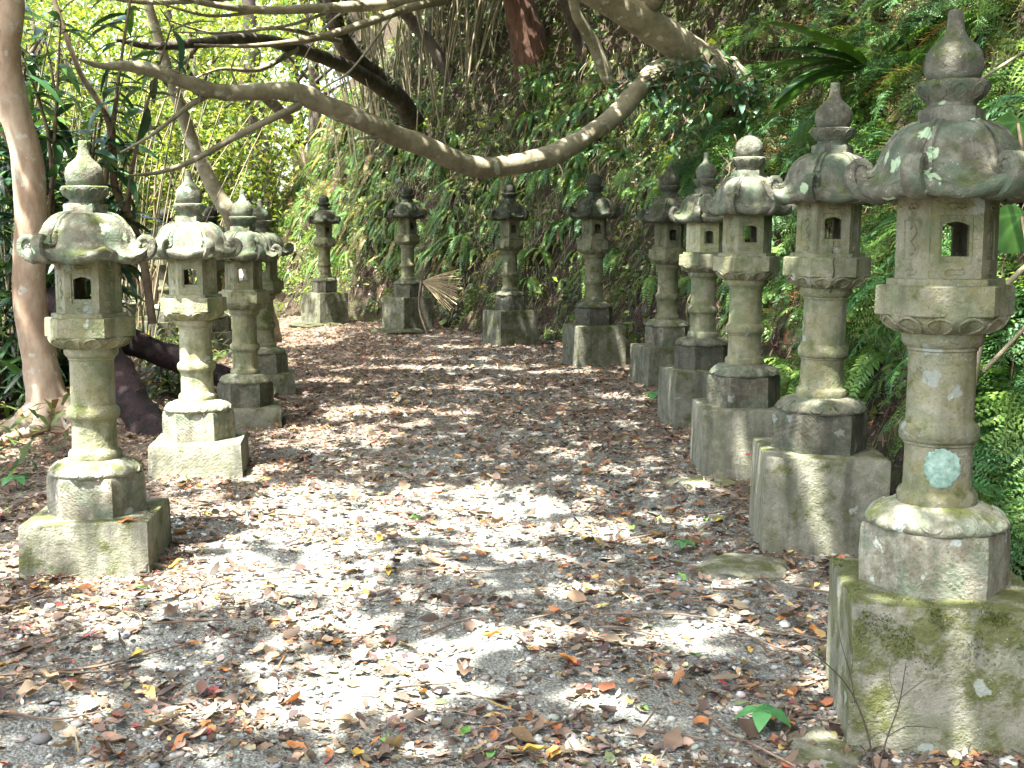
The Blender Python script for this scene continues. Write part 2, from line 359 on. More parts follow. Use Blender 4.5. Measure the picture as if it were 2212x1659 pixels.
def hit(dx, dy, lo=2.5, hi=60.0):
    """first point of the terrain behind a pixel"""
    Ys = np.arange(lo, hi, 0.05); p0 = ray(dx, dy, 1.0); d = p0-Vector((0, 0, CAMH))
    xs, zs = d.x*Ys, CAMH+d.z*Ys; under = np.nonzero(zs < hgt(xs, Ys))[0]
    y = Ys[under[0]] if len(under) else hi
    return Vector((d.x*y, y, CAMH+d.z*y))
def hnormal(x, y):
    e = 0.25; a = (hgt(x+e, y)-hgt(x-e, y))/(2*e); b = (hgt(x, y+e)-hgt(x, y-e))/(2*e)
    return nrm(np.stack([-a, -b, np.ones_like(a)], -1))

# ------------------------------------------------------------------ stone lanterns
def petals(n, amp, zlo, zhi, phase=0.0):
    def rf(a, r, z):
        t = min(max((z-zlo)/(zhi-zlo), 0), 1); k = math.sin(PI*t)
        c = abs(math.cos(n*(a+phase)/2))
        return r*(1+amp*k*(c**0.6-0.6)), z
    return rf
def heart(mb, O, U_, V_, Nn, wd, ht, rad=0.0032, flip=1):
    for s in (-1, 1):
        pts = [O+U_*(s*wd*a)+V_*(ht*b*flip)+Nn*0.0006 for a, b in ((0.02, 0.25), (0.25, 0.5), (0.75, 0.45), (1.0, 0.0), (0.8, -0.4), (0.4, -0.5), (0.02, -0.35))]
        mb.tube(pts, rad, 5, 3)
def loop_tube(mb, O, U_, V_, a, b, rad=0.003):
    pts = [O+U_*(a*math.cos(t))+V_*(b*math.sin(t)) for t in np.linspace(0, 2*PI, 15)]; mb.tube(pts, rad, 5, 1)

def build_foot():
    mb = MB(); mb.hexprism([(0.226, -0.004), (0.228, 0.03), (0.2285, 0.10), (0.227, 0.17), (0.222, 0.19)], 6)
    mb.rough(0.0035, 9, 1); return mb.mesh('foot_block', M['foot'], 32)
def build_lotus_foot():
    mb = MB(); rf = petals(12, 0.10, 0.185, 0.262)
    mb.lathe([(0.195, 0.186), (0.206, 0.197), (0.208, 0.208), (0.198, 0.226), (0.180, 0.240), (0.160, 0.251), (0.140, 0.259), (0.118, 0.264)], 72, rf)
    for k in range(12):
        a = 2*PI*(k+0.5)/12; er = Vector((math.cos(a), math.sin(a), 0)); et = Vector((-math.sin(a), math.cos(a), 0))
        pts = [er*r+et*t+Vector((0, 0, z)) for r, t, z in ((0.165, -0.030, 0.248), (0.19, -0.036, 0.231), (0.205, -0.022, 0.212), (0.210, 0, 0.203), (0.205, 0.022, 0.212), (0.19, 0.036, 0.231), (0.165, 0.030, 0.248))]
        mb.tube(pts, 0.006, 6, 3)
    mb.rough(0.004, 12, 2); return mb.mesh('lotus_base', M['lotus'], 60)
def build_shaft():
    mb = MB()
    mb.lathe([(0.117, 0.255), (0.120, 0.262), (0.1205, 0.292), (0.115, 0.303), (0.107, 0.307), (0.1035, 0.316), (0.102, 0.36), (0.101, 0.43), (0.102, 0.446),
              (0.107, 0.449), (0.107, 0.456), (0.112, 0.459), (0.1175, 0.466), (0.119, 0.482), (0.118, 0.50), (0.112, 0.512), (0.104, 0.518), (0.101, 0.525),
              (0.1005, 0.60), (0.099, 0.68), (0.099, 0.738), (0.104, 0.742), (0.104, 0.750), (0.110, 0.754), (0.118, 0.764), (0.122, 0.777), (0.122, 0.795)], 56)
    mb.rough(0.0016, 10, 3); return mb.mesh('shaft', M['pale'], 40)
def build_stand():
    mb = MB(); rf = petals(12, 0.13, 0.79, 0.855)
    mb.lathe([(0.115, 0.790), (0.128, 0.797), (0.150, 0.808), (0.168, 0.824), (0.178, 0.842), (0.180, 0.853)], 72, rf)
    for k in range(12):
        a = 2*PI*(k+0.5)/12; er = Vector((math.cos(a), math.sin(a), 0)); et = Vector((-math.sin(a), math.cos(a), 0))
        pts = [er*r+et*t+Vector((0, 0, z)) for r, t, z in ((0.136, -0.012, 0.800), (0.160, -0.030, 0.812), (0.178, -0.034, 0.832), (0.183, 0, 0.846), (0.178, 0.034, 0.832), (0.160, 0.030, 0.812), (0.136, 0.012, 0.800))]
        mb.tube(pts, 0.0045, 6, 3)
    mb.hexprism([(0.200, 0.849), (0.2055, 0.853), (0.2062, 0.895), (0.2055, 0.938), (0.200, 0.942), (0.176, 0.943), (0.174, 0.961), (0.168, 0.963)], 6)
    mb.rough(0.0022, 11, 4); return mb.mesh('lantern_stand', M['pale'], 34)
def build_firebox(open_back=True):
    mb = MB(); z0, z1 = 0.961, 1.212; Rr = 0.150; ap = Rr*math.cos(PI/6); half = Rr/2; th = 0.034
    for k in range(6):
        an = PI/6+k*PI/3; Nn = Vector((math.cos(an), math.sin(an), 0)); U_ = Vector((-math.sin(an), math.cos(an), 0)); V_ = Vector((0, 0, 1))
        P = lambda u, v, d=0.0: Nn*(ap-d)+U_*u+V_*v
        is_win = k == 4 or (k == 1 and open_back)
        if is_win:
            n4 = 8
            def rect(a, b0, b1):
                out = []
                for (x0, y0), (x1, y1) in (((-a, b0), (a, b0)), ((a, b0), (a, b1)), ((a, b1), (-a, b1)), ((-a, b1), (-a, b0))):
                    for i in range(n4): t = i/n4; out.append((x0+(x1-x0)*t, y0+(y1-y0)*t))
                return out
            def arch(a, b0, b1):
                return [(x, y+(0.012*(1-(x/a)**2) if y >= b1-1e-6 else 0)) for x, y in rect(a, b0, b1)]
            outer = rect(half-0.0005, z0, z1); rec = rect(0.047, 1.010, 1.152); opn = arch(0.0385, 1.030, 1.122)
            inn = rect(half-th*0.577, z0, z1)
            loops = [[P(u, v) for u, v in outer], [P(u, v) for u, v in rec], [P(u, v, 0.008) for u, v in rec], [P(u, v, 0.008) for u, v in opn], [P(u, v, th) for u, v in opn], [P(u, v, th) for u, v in inn]]
            mb.ring_loft(loops, True, False, False)
        else:
            hw, a0, a1 = 0.040, 1.020, 1.140
            def rect(a, b0, b1): return [(-a, b0), (a, b0), (a, b1), (-a, b1)]
            loops = [[P(u, v) for u, v in rect(half-0.0005, z0, z1)], [P(u, v) for u, v in rect(hw, a0, a1)], [P(u, v, 0.004) for u, v in rect(hw-0.002, a0+0.002, a1-0.002)]]
            mb.ring_loft(loops, True, False, True)
            mb.add([P(u, v, th) for u, v in rect(half-th*0.577, z0, z1)], [(3, 2, 1, 0)])
            C = P(0, 1.085, 0.003)
            if k in (5, 2, 0):
                loop_tube(mb, C, U_, V_, 0.015, 0.026); loop_tube(mb, P(0, 1.038, 0.003), U_, V_, 0.010, 0.008)
            else:
                mb.tube([P(a, b, 0.003) for a, b in ((-0.012, 1.035), (0.010, 1.05), (-0.010, 1.075), (0.012, 1.10), (0.0, 1.125), (-0.014, 1.112))], 0.003, 5, 4)
                mb.tube([P(a, b, 0.003) for a, b in ((0.010, 1.03), (0.022, 1.055), (0.012, 1.07))], 0.0025, 5, 3)
        heart(mb, P(0, 0.985), U_, V_, Nn, 0.028 if is_win else 0.02, 0.018)
        heart(mb, P(0, 1.178), U_, V_, Nn, 0.028 if is_win else 0.02, 0.016, flip=-1)
    mb.ring_loft([[(0.148*math.cos(k*PI/3), 0.148*math.sin(k*PI/3), z) for k in range(6)] for z in (0.9605, 0.972)])
    mb.ring_loft([[(0.148*math.cos(k*PI/3), 0.148*math.sin(k*PI/3), z) for k in range(6)] for z in (1.200, 1.211)])
    mb.rough(0.0014, 14, 5); return mb.mesh('firebox', M['pale'], 30)
RPROF = [(0.092, 1.432), (0.112, 1.428), (0.135, 1.417), (0.158, 1.400), (0.175, 1.378), (0.189, 1.352), (0.198, 1.322), (0.201, 1.298), (0.206, 1.279), (0.218, 1.262), (0.236, 1.252), (0.252, 1.248), (0.262, 1.242), (0.2635, 1.228), (0.256, 1.212), (0.238, 1.204), (0.19, 1.207), (0.12, 1.209)]
def roof_pt(a, i):
    r, z = RPROF[i]; n = len(RPROF); t = min(i/11.0, 1.0)
    k = round(a/(PI/3)); fi = a-k*PI/3                       # angle from the nearest corner
    psi = PI/6-abs(fi); hexf = 0.985+0.075*max(0, 1-abs(fi)/(PI/6))**1.5
    corner = 1-min(abs(fi)/(PI/6), 1)
    f = 1*(1-t)+hexf*t*1.0
    lift = 0.030*(corner**2.2)*max(0, (t-0.45)/0.55) if i < 15 else 0.012*corner**2
    sag = -0.012*(1-corner)**1.2*max(0, (t-0.5)/0.5) if i < 16 else 0
    pillow = 0.010*math.sin(PI*min(i/10.0, 1))*(1-corner)**0.7 - 0.006*math.sin(PI*min(i/10.0, 1))
    return (r*f+pillow)*math.cos(a), (r*f+pillow)*math.sin(a), z+lift+sag
def scroll(mb, k):
    a = k*PI/3; er = Vector((math.cos(a), math.sin(a), 0)); et = Vector((-math.sin(a), math.cos(a), 0)); ez = Vector((0, 0, 1))
    path = [(0.165, 1.208), (0.200, 1.208), (0.236, 1.213), (0.266, 1.226), (0.286, 1.248), (0.294, 1.275), (0.289, 1.301), (0.273, 1.318), (0.252, 1.319), (0.237, 1.307), (0.232, 1.289), (0.240, 1.274), (0.255, 1.272), (0.263, 1.283)]
    th = [0.012, 0.016, 0.019, 0.020, 0.019, 0.018, 0.017, 0.016, 0.015, 0.014, 0.012, 0.010, 0.008, 0.005]; hw = [0.036, 0.036, 0.037, 0.038, 0.038, 0.037, 0.036, 0.035, 0.034, 0.033, 0.031, 0.029, 0.027, 0.024]
    rings = []
    for i, (r, z) in enumerate(path):
        p0 = Vector(path[max(i-1, 0)]); p1 = Vector(path[min(i+1, len(path)-1)]); d = (p1-p0).normalized(); nn = Vector((d.y, -d.x))
        ring = []
        for j in range(10):
            q = 2*PI*j/10; cx = math.copysign(abs(math.cos(q))**0.6, math.cos(q)); sx = math.copysign(abs(math.sin(q))**0.6, math.sin(q))
            ring.append(er*(r+nn.x*th[i]*0.9*sx)+ez*(z+nn.y*th[i]*0.9*sx)+et*(hw[i]*cx*0.82))
        rings.append(ring)
    mb.ring_loft(rings)
    # solid heart of the volute, set in from its sides
    disc = [[er*(0.257+0.026*math.cos(q))+ez*(1.286+0.026*math.sin(q))+et*s for q in np.linspace(0, 2*PI, 16, endpoint=False)] for s in (-0.019, 0.019)]
    mb.ring_loft(disc)
def rib(mb, k):
    a = k*PI/3; er = Vector((math.cos(a), math.sin(a), 0)); et = Vector((-math.sin(a), math.cos(a), 0)); ez = Vector((0, 0, 1))
    for s in (-1, 1):
        pts = []
        for i in range(0, 11):
            x, y, z = roof_pt(a+1e-4, i); r = math.hypot(x, y)*(0.985 if i > 8 else 1); pts.append(er*r+et*(s*(0.008+0.0013*i))+ez*(z+0.001))
        mb.tube(pts, [0.008+0.0006*i for i in range(11)], 6, 2)
def build_roof(missing=()):
    mb = MB(); n = 96; rings = [[roof_pt(2*PI*j/n, i) for j in range(n)] for i in range(len(RPROF))]
    rings.reverse(); mb.ring_loft(rings)
    for k in range(6):
        if k in missing: continue
        rib(mb, k); scroll(mb, k)
    mb.rough(0.0028, 11, 6+len(missing)); return mb.mesh('roof', M['roof'], 50)
def build_collar():
    mb = MB()
    mb.hexprism([(0.097, 1.425), (0.098, 1.470), (0.094, 1.475)], 4)
    rf = petals(10, 0.05, 1.49, 1.553)
    mb.lathe([(0.078, 1.472), (0.078, 1.480), (0.070, 1.484), (0.070, 1.492), (0.080, 1.502), (0.095, 1.520), (0.104, 1.538), (0.105, 1.550), (0.098, 1.556)], 60, rf)
    for k in range(10):
        a = 2*PI*(k+0.5)/10; er = Vector((math.cos(a), math.sin(a), 0)); et = Vector((-math.sin(a), math.cos(a), 0))
        pts = [er*r+et*t+Vector((0, 0, z)) for r, t, z in ((0.078, 0, 1.500), (0.090, -0.019, 1.516), (0.102, -0.016, 1.535), (0.104, 0, 1.543), (0.102, 0.016, 1.535), (0.090, 0.019, 1.516), (0.078, 0, 1.500))]
        mb.tube(pts, 0.0032, 5, 3)
    mb.rough(0.0018, 14, 8); return mb.mesh('lotus_collar', M['roof'], 45)
def build_finial(spire=True):
    mb = MB()
    pr = [(0.066, 1.550), (0.078, 1.566), (0.085, 1.592), (0.0855, 1.615), (0.080, 1.640), (0.068, 1.660), (0.050, 1.676)]
    pr += [(0.035, 1.690), (0.0285, 1.706), (0.0245, 1.728), (0.0225, 1.752), (0.0225, 1.764), (0.019, 1.770)] if spire else [(0.030, 1.686), (0.014, 1.692), (0.008, 1.700), (0.002, 1.704)]
    mb.lathe(pr, 40); mb.rough(0.0016, 12, 9); return mb.mesh('finial', M['roof'], 60)
ME = dict(foot=build_foot(), lot=build_lotus_foot(), shaft=build_shaft(), stand=build_stand(), box=build_firebox(), roof=build_roof(), roofb=build_roof((5,)), collar=build_collar(), fin=build_finial(), ball=build_finial(False))
def build_plinth(h, seed, w=0.565):
    mb = MB(); n = 9; s = w/2; rings = []
    def ring(z, q):
        c = [(-q, -q), (q, -q), (q, q), (-q, q)]; out = []
        for i in range(4):
            a, b = c[i], c[(i+1) % 4]
            for j in range(n): out.append((a[0]+(b[0]-a[0])*j/n, a[1]+(b[1]-a[1])*j/n, z))
        return out
    for z, q in ((-0.25, s+0.004), (0.0, s+0.004), (h*0.33, s+0.002), (h*0.66, s+0.001), (h-0.012, s), (h-0.003, s-0.003), (h, s-0.011)): rings.append(ring(z, q))
    for f in (0.8, 0.5, 0.2): rings.append(ring(h+0.002, (s-0.01)*f))
    mb.ring_loft(rings); mb.rough(0.0045, 6, seed); return mb.mesh('plinth', M['plinth'], 40)
# key: tone of pale stone, tone of roof, moss, lichen, spire, label
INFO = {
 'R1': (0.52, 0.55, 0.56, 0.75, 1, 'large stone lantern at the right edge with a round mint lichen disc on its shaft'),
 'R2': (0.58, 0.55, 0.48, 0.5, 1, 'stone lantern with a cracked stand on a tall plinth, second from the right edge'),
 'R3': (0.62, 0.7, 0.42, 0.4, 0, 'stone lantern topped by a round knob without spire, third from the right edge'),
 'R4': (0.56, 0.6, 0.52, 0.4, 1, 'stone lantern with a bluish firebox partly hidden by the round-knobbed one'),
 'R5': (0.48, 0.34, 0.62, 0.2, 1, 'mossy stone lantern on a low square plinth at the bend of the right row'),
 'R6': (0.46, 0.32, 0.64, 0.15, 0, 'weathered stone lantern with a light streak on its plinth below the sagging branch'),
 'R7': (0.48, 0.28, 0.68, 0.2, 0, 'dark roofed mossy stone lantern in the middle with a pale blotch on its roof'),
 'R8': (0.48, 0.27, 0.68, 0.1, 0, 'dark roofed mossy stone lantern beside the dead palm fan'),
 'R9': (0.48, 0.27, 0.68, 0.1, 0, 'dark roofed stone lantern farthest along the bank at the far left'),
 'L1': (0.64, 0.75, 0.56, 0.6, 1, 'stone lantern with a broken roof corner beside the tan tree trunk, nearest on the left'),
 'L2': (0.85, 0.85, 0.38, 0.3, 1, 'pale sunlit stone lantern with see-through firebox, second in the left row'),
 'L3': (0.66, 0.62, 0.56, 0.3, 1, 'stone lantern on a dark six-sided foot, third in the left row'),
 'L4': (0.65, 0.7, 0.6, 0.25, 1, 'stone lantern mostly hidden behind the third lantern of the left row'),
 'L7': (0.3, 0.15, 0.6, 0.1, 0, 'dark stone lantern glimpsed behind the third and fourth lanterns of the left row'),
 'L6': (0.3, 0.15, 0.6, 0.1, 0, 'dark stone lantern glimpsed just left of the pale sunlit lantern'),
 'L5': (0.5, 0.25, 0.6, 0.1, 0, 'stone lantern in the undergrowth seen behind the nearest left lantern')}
LOBJ = {}
for i, (k, (x, y, z0, bh, zs, yaw)) in enumerate(LAN.items()):
    tp, tr, mo, li, sp, lab = INFO[k]
    t = thing('stone_lantern', lab, 'stone lantern', (x, y, z0), R(yaw), 'stone lanterns along the path'); LOBJ[k] = t
    rl = random.Random(i*13+5); t.rotation_euler = (R(rl.gauss(0, .5)), R(rl.gauss(0, .6)) if k != 'R1' else 0, R(yaw))
    def part(name, me, tone, mm=mo, ll=li, lz=bh, rot=0.0):
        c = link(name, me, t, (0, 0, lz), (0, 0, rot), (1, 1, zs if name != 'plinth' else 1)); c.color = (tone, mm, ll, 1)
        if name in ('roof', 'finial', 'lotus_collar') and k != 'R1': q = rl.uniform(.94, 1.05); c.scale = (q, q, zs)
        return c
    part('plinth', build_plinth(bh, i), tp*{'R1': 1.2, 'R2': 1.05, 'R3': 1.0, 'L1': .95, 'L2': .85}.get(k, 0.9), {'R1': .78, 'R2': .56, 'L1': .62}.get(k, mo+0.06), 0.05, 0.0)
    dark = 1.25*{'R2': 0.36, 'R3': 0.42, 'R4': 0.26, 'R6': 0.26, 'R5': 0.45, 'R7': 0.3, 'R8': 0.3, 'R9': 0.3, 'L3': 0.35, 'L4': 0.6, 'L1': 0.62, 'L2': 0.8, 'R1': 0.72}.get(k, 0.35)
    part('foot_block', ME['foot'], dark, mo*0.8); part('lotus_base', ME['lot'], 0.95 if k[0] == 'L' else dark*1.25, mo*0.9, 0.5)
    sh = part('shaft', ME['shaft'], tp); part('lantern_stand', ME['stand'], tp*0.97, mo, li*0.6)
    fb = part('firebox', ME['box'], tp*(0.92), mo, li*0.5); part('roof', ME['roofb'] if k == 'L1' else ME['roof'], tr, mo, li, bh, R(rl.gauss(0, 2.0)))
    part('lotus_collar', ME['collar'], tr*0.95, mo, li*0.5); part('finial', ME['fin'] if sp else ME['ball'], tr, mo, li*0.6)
    if k == 'R2':
        mb = MB(); mb.tube([(-.004, -.128, .775), (.004, -.150, .806), (-.002, -.1805, .845), (.003, -.1800, .88), (-.003, -.1800, .92), (.002, -.1775, .942)], .0028, 5, 3); mb.tube([(.002, -.1315, .962), (-.003, -.1308, .985), (.004, -.1308, 1.005), (.002, -.1305, 1.02)], .0025, 5, 3)
        c = link('crack', mb.mesh('crack', M['bark_dark'], 60), t, (0, 0, bh), (0, 0, 0), (1, 1, zs)); c['label'] = 'dark crack down the stand'
    if k == 'R1':
        n_ = 5200; mx, my = RNG.uniform(-.285, .285, n_), RNG.uniform(-.285, .285, n_); tp_ = RNG.uniform(0, 1, n_) < .45
        P_ = np.where(tp_[:, None], np.stack([mx, my, np.full(n_, bh)], -1), np.stack([mx, np.full(n_, -.284), bh-np.abs(RNG.normal(0, .085, n_))], -1))
        mv = n1(P_[:, 0]*4.3+2, P_[:, 1]*4+P_[:, 2]*4)+.35*n2(P_[:, 0]*3, P_[:, 2]*3); q_ = (mv > .12) & (P_[:, 2] > .1) & ~(tp_ & (np.hypot(mx, my) < .235)); P_ = P_[q_]; m_ = len(P_); up_ = np.where(tp_[q_][:, None], np.array([0, 0, 1.]), np.array([0, -1, -.15]))
        V_, F_, q_ = leaf_cloud(P_, up_+RNG.normal(0, .55, (m_, 3)), RNG.normal(0, 1, (m_, 3)), RNG.uniform(.005, .013, m_), RNG.uniform(.0009, .002, m_), us=(0, .5, 1), ws=(1, .9, .2), mid=False)
        c = link('moss', np_mesh('moss', V_, F_, M['leaf'], np.repeat(pick([(.075, .10, .012), (.10, .125, .018), (.05, .075, .012)], m_, .2), q_, 0)), t); c['kind'] = 'stuff'
    if k == 'R4': fb['label'] = 'bluish grey firebox'; fb.color = (1.0, 0.2, 0.6, 1)
    if k == 'R1':     # round lichen disc on the shaft and a white crust on the foot block
        def patch(cx_ang, cz, ru, rz_, rad, seed):
            rg = np.random.default_rng(seed); n = 110; mb = MB()
            rr = [1+0.035*math.sin(3*a+1)+0.03*math.sin(7*a+seed)+0.025*math.sin(17*a)+rg.normal(0, 0.02) for a in np.linspace(0, 2*PI, n, endpoint=False)]
            rings = []
            for f, e in ((1.0, -0.001), (0.98, 0.0012), (0.93, 0.0026), (0.84, 0.0014), (0.5, 0.0018), (0.1, 0.0012)):
                rings.append([((rad+e)*math.cos(cx_ang+f*rr[j]*ru*math.cos(2*PI*j/n)/rad), (rad+e)*math.sin(cx_ang+f*rr[j]*ru*math.cos(2*PI*j/n)/rad), cz+f*rr[j]*rz_*math.sin(2*PI*j/n)) for j in range(n)])
            mb.ring_loft(rings, True, False, True); return mb
        c = link('lichen_disc', patch(R(-94), 0.383, 0.056, 0.062, 0.1025, 3).mesh('lichen_disc', M['lichen'], 50), sh); c['label'] = 'round mint lichen disc'
#PART3
# ------------------------------------------------------------------ trees in view
def D(*ps):     # list of (dx, dy, depth) -> points
    return [ray(*p) for p in ps]
def tubes(name, mat, specs, parent=None, n=12, wob=0.12):
    mb = MB()
    for pts, rad in specs: mb.tube(pts, rad, n, 6, wob)
    o = link(name, mb.mesh(name, mat, 70)); o.parent = parent
    if parent is not None: o.matrix_parent_inverse = parent.matrix_world.inverted() if False else o.matrix_parent_inverse
    return o
def thing0(name, label, cat, group=None): return thing(name, label, cat, (0, 0, 0), 0, group)
TREES = {}
# left tree with tan bark
t = thing0('tree', 'smooth tan barked tree with pale lichen spots leaning at the left edge', 'tree'); TREES['left'] = t
base = Vector((-3.58, 9.35, gz(-3.58, 9.35)))
tr = [base+Vector((0, 0, -.2)), base+Vector((0, 0, .06))]+D((100, 850, 9.35), (78, 740, 9.3), (62, 620, 9.25), (66, 480, 9.2), (58, 340, 9.2), (30, 230, 9.15), (12, 120, 9.1), (22, 20, 9.0), (20, -120, 8.9), (0, -300, 8.7))+[Vector((-3.9, 8.2, 6.0)), Vector((-3.8, 8.0, 7.2))]
specs = [(tr, [.27, .22, .15, .128, .122, .117, .113, .112, .104, .096, .092, .09, .08, .05])]
for a, r0 in ((2.6, .09), (3.6, .11), (4.6, .08), (5.6, .09), (0.3, .08), (1.5, .08)):
    dx, dy = math.cos(a), math.sin(a)
    L_ = random.uniform(.55, 1.0); p = base
    pts = [p+Vector((dx*.08, dy*.08, .22)), p+Vector((dx*.26, dy*.26, .07))]
    for f in (.5, .8, 1.0): q = p+Vector((dx*L_*f+.06*math.sin(a*7+f*5), dy*L_*f, 0)); q.z = gz(q.x, q.y)+.03-.07*(f > .9); pts.append(q)
    specs.append((pts, [r0, r0*.8, r0*.6, r0*.45, r0*.25]))
for k in range(6):
    a = random.uniform(0, 2*PI); p = Vector((-3.9, 8.4, 5.2+.3*k)); specs.append(([p, p+Vector((math.cos(a)*1.2, math.sin(a)*1.2, .8)), p+Vector((math.cos(a)*2.4, math.sin(a)*2.2, 1.5))], [.05, .035, .015]))
tubes('trunk', M['bark_tan'], specs, t, 16, 0.10)
# tree on the bank with the sagging branch
h0 = hit(1560, 190, 8); h0 = Vector((1.9, 15.2, gz(1.9, 15.2)))
YB = 15.0
t = thing0('tree', 'olive barked tree on the bank whose long sagging branch hangs over the path', 'tree'); TREES['bank'] = t
spec = [(D((1760, 290, 17.0), (1640, 215, 15.6), (1560, 160, 15.2), (1470, 100, 15.0), (1390, 45, 14.8), (1290, -15, 14.6), (1180, -90, 14.4), (1050, -230, 14.2), (900, -420, 13.9)), [.26, .24, .22, .20, .19, .18, .17, .13, .06]),
        (D((1700, 240, 16.4), (1580, 165, 15.4), (1520, 120, 15.3), (1450, 75, 15.2), (1390, 20, 15.2), (1400, -60, 15.2), (1460, -240, 15.4), (1500, -420, 15.5)), [.18, .16, .15, .135, .12, .11, .09, .05]),
        (D((1390, 40, 14.9), (1470, -100, 14.2), (1600, -300, 13.5)), [.11, .09, .04])]
tubes('trunk', M['bark_olive'], spec, t, 16, 0.12)
spec = [(D((1580, 150, 15.4), (1440, 150, 14.9), (1385, 185, 14.4), (1335, 245, 14.0), (1270, 290, 13.6), (1190, 335, 13.2), (1110, 355, 12.9), (1040, 362, 12.6), (985, 348, 12.4), (920, 318, 12.1), (850, 290, 11.9), (780, 258, 11.6), (705, 228, 11.4), (640, 200, 11.2), (560, 198, 11.0), (480, 200, 10.8), (400, 176, 10.6), (330, 152, 10.4), (270, 143, 10.2), (215, 142, 10.1), (170, 128, 10.0)),
         [.17, .15, .125, .12, .118, .115, .113, .11, .105, .102, .10, .098, .094, .09, .075,   .072, .066, .058, .045, .026, .008]),
        (D((645, 228, 11.2), (600, 250, 11.0), (500, 300, 10.8), (420, 345, 10.6), (345, 372, 10.4), (270, 380, 10.2)), [.04, .033, .028, .024, .018, .008]),
        (D((450, 205, 10.8), (400, 235, 10.6), (330, 290, 10.4), (260, 330, 10.3)), [.03, .022, .016, .008]),
        (D((560, 205, 11.0), (590, 225, 11.6), (625, 258, 12.4)), [.03, .05, .05]),
        (D((840, 290, 11.9), (815, 296, 11.7), (770, 300, 11.6)), [.03, .018, .01])]
for a_, b_, c_ in (((985, 348, 12.4), (960, 300, 12.3), (975, 255, 12.2)), ((780, 258, 11.6), (800, 215, 11.5), (790, 170, 11.4)), ((1190, 335, 13.2), (1215, 372, 13.1), (1205, 405, 13.0)), ((520, 200, 10.9), (500, 150, 10.8), (520, 105, 10.7)), ((400, 178, 10.6), (370, 205, 10.5), (310, 220, 10.4))): spec.append((D(a_, b_, c_), [.016, .008, .003]))
tubes('sagging_branch', M['bark_olive'], spec, t, 14, 0.24)
# dark leaning trunk with epiphytes, and upper branches
t = thing0('tree', 'dark leaning trunk behind the cane stems, forking left over the path', 'tree'); TREES['dark'] = t
spec = [(D((930, 340, 24.0), (905, 290, 23.2), (870, 225, 22.3), (815, 170, 21.6), (770, 130, 21.0), (735, 80, 20.5), (715, 0, 20.2), (700, -120, 20.0), (690, -320, 19.6)), [.25, .22, .19, .18, .165, .15, .135, .12, .07]),
        (D((860, 210, 22.2), (770, 155, 20.6), (700, 125, 18.8), (620, 98, 17.2), (540, 84, 15.6), (440, 92, 14.0), (330, 100, 13.4), (250, 85, 13.0)), [.16, .125, .105, .09, .075, .058, .042, .018])]
tubes('trunk', M['bark_dark'], spec, t, 14, 0.14)
spec = [(D((980, -30, 14.5), (900, 0, 14.0), (800, 12, 13.5), (680, 18, 13.0), (560, 22, 12.6), (460, 10, 12.2), (360, -10, 11.8)), [.07, .065, .06, .05, .042, .03, .02]),
        (D((960, 0, 14.3), (880, 18, 13.8), (790, 50, 13.3), (700, 78, 12.9), (620, 92, 12.6), (520, 100, 12.3), (420, 96, 12.0)), [.055, .05, .045, .038, .03, .02, .008]),
        (D((735, 90, 20.3), (600, 60, 18), (480, 75, 16.5), (350, 40, 15)), [.05, .035, .022, .008]), (D((640, 105, 17.4), (560, 150, 16.5), (470, 150, 16), (380, 190, 15.5)), [.05, .035, .02, .008]),
        (D((430, 95, 14), (380, 150, 13.6), (300, 170, 13.2)), [.03, .02, .006]), (D((700, 30, 13.1), (620, 55, 12.8), (500, 70, 12.4), (380, 70, 12)), [.02, .016, .012, .005]),
        (D((850, 30, 13.6), (760, 150, 14.5), (700, 190, 15), (640, 250, 15.5)), [.016, .013, .01, .005]), (D((820, -30, 14), (700, 60, 14.4), (640, 160, 15)), [.014, .011, .005]),
        (D((560, 24, 12.6), (450, 34, 12.2), (330, 2, 11.8)), [.02, .016, .008]),
        (D((1000, -60, 15), (830, -30, 14), (600, -14, 13.2), (330, 6, 12.2), (180, -20, 11.6)), [.05, .045, .035, .022, .012])]
tubes('upper_branch', M['bark_olive'], spec, t, 10, 0.1)
# small ferny scales up the dark trunk
n = 900; tt = RNG.uniform(0, 1, n); seg = D((890, 265, 22.8), (815, 170, 21.6), (735, 80, 20.5), (715, 0, 20.2)); seg = np.array([list(p) for p in seg])
xi = tt*3; i0 = np.minimum(xi.astype(int), 2); ff = (xi-i0)[:, None]; Pp = seg[i0]*(1-ff)+seg[i0+1]*ff; an = RNG.uniform(0, 2*PI, n)
rad = np.stack([np.cos(an), np.sin(an)*.8, 0.3*np.sin(an)], -1); Pp = Pp+rad*.19
Vv, Ff, q = leaf_cloud(Pp, rad+np.array([0, 0, .6]), RNG.normal(0, 1, (n, 3)), RNG.uniform(.05, .10, n), RNG.uniform(.008, .016, n), mid=False)
o = link('epiphytes', np_mesh('epiphytes', Vv, Ff, M['leaf'], np.repeat(pick([(.05, .07, .03), (.04, .05, .03)], n), q, 0)), t)
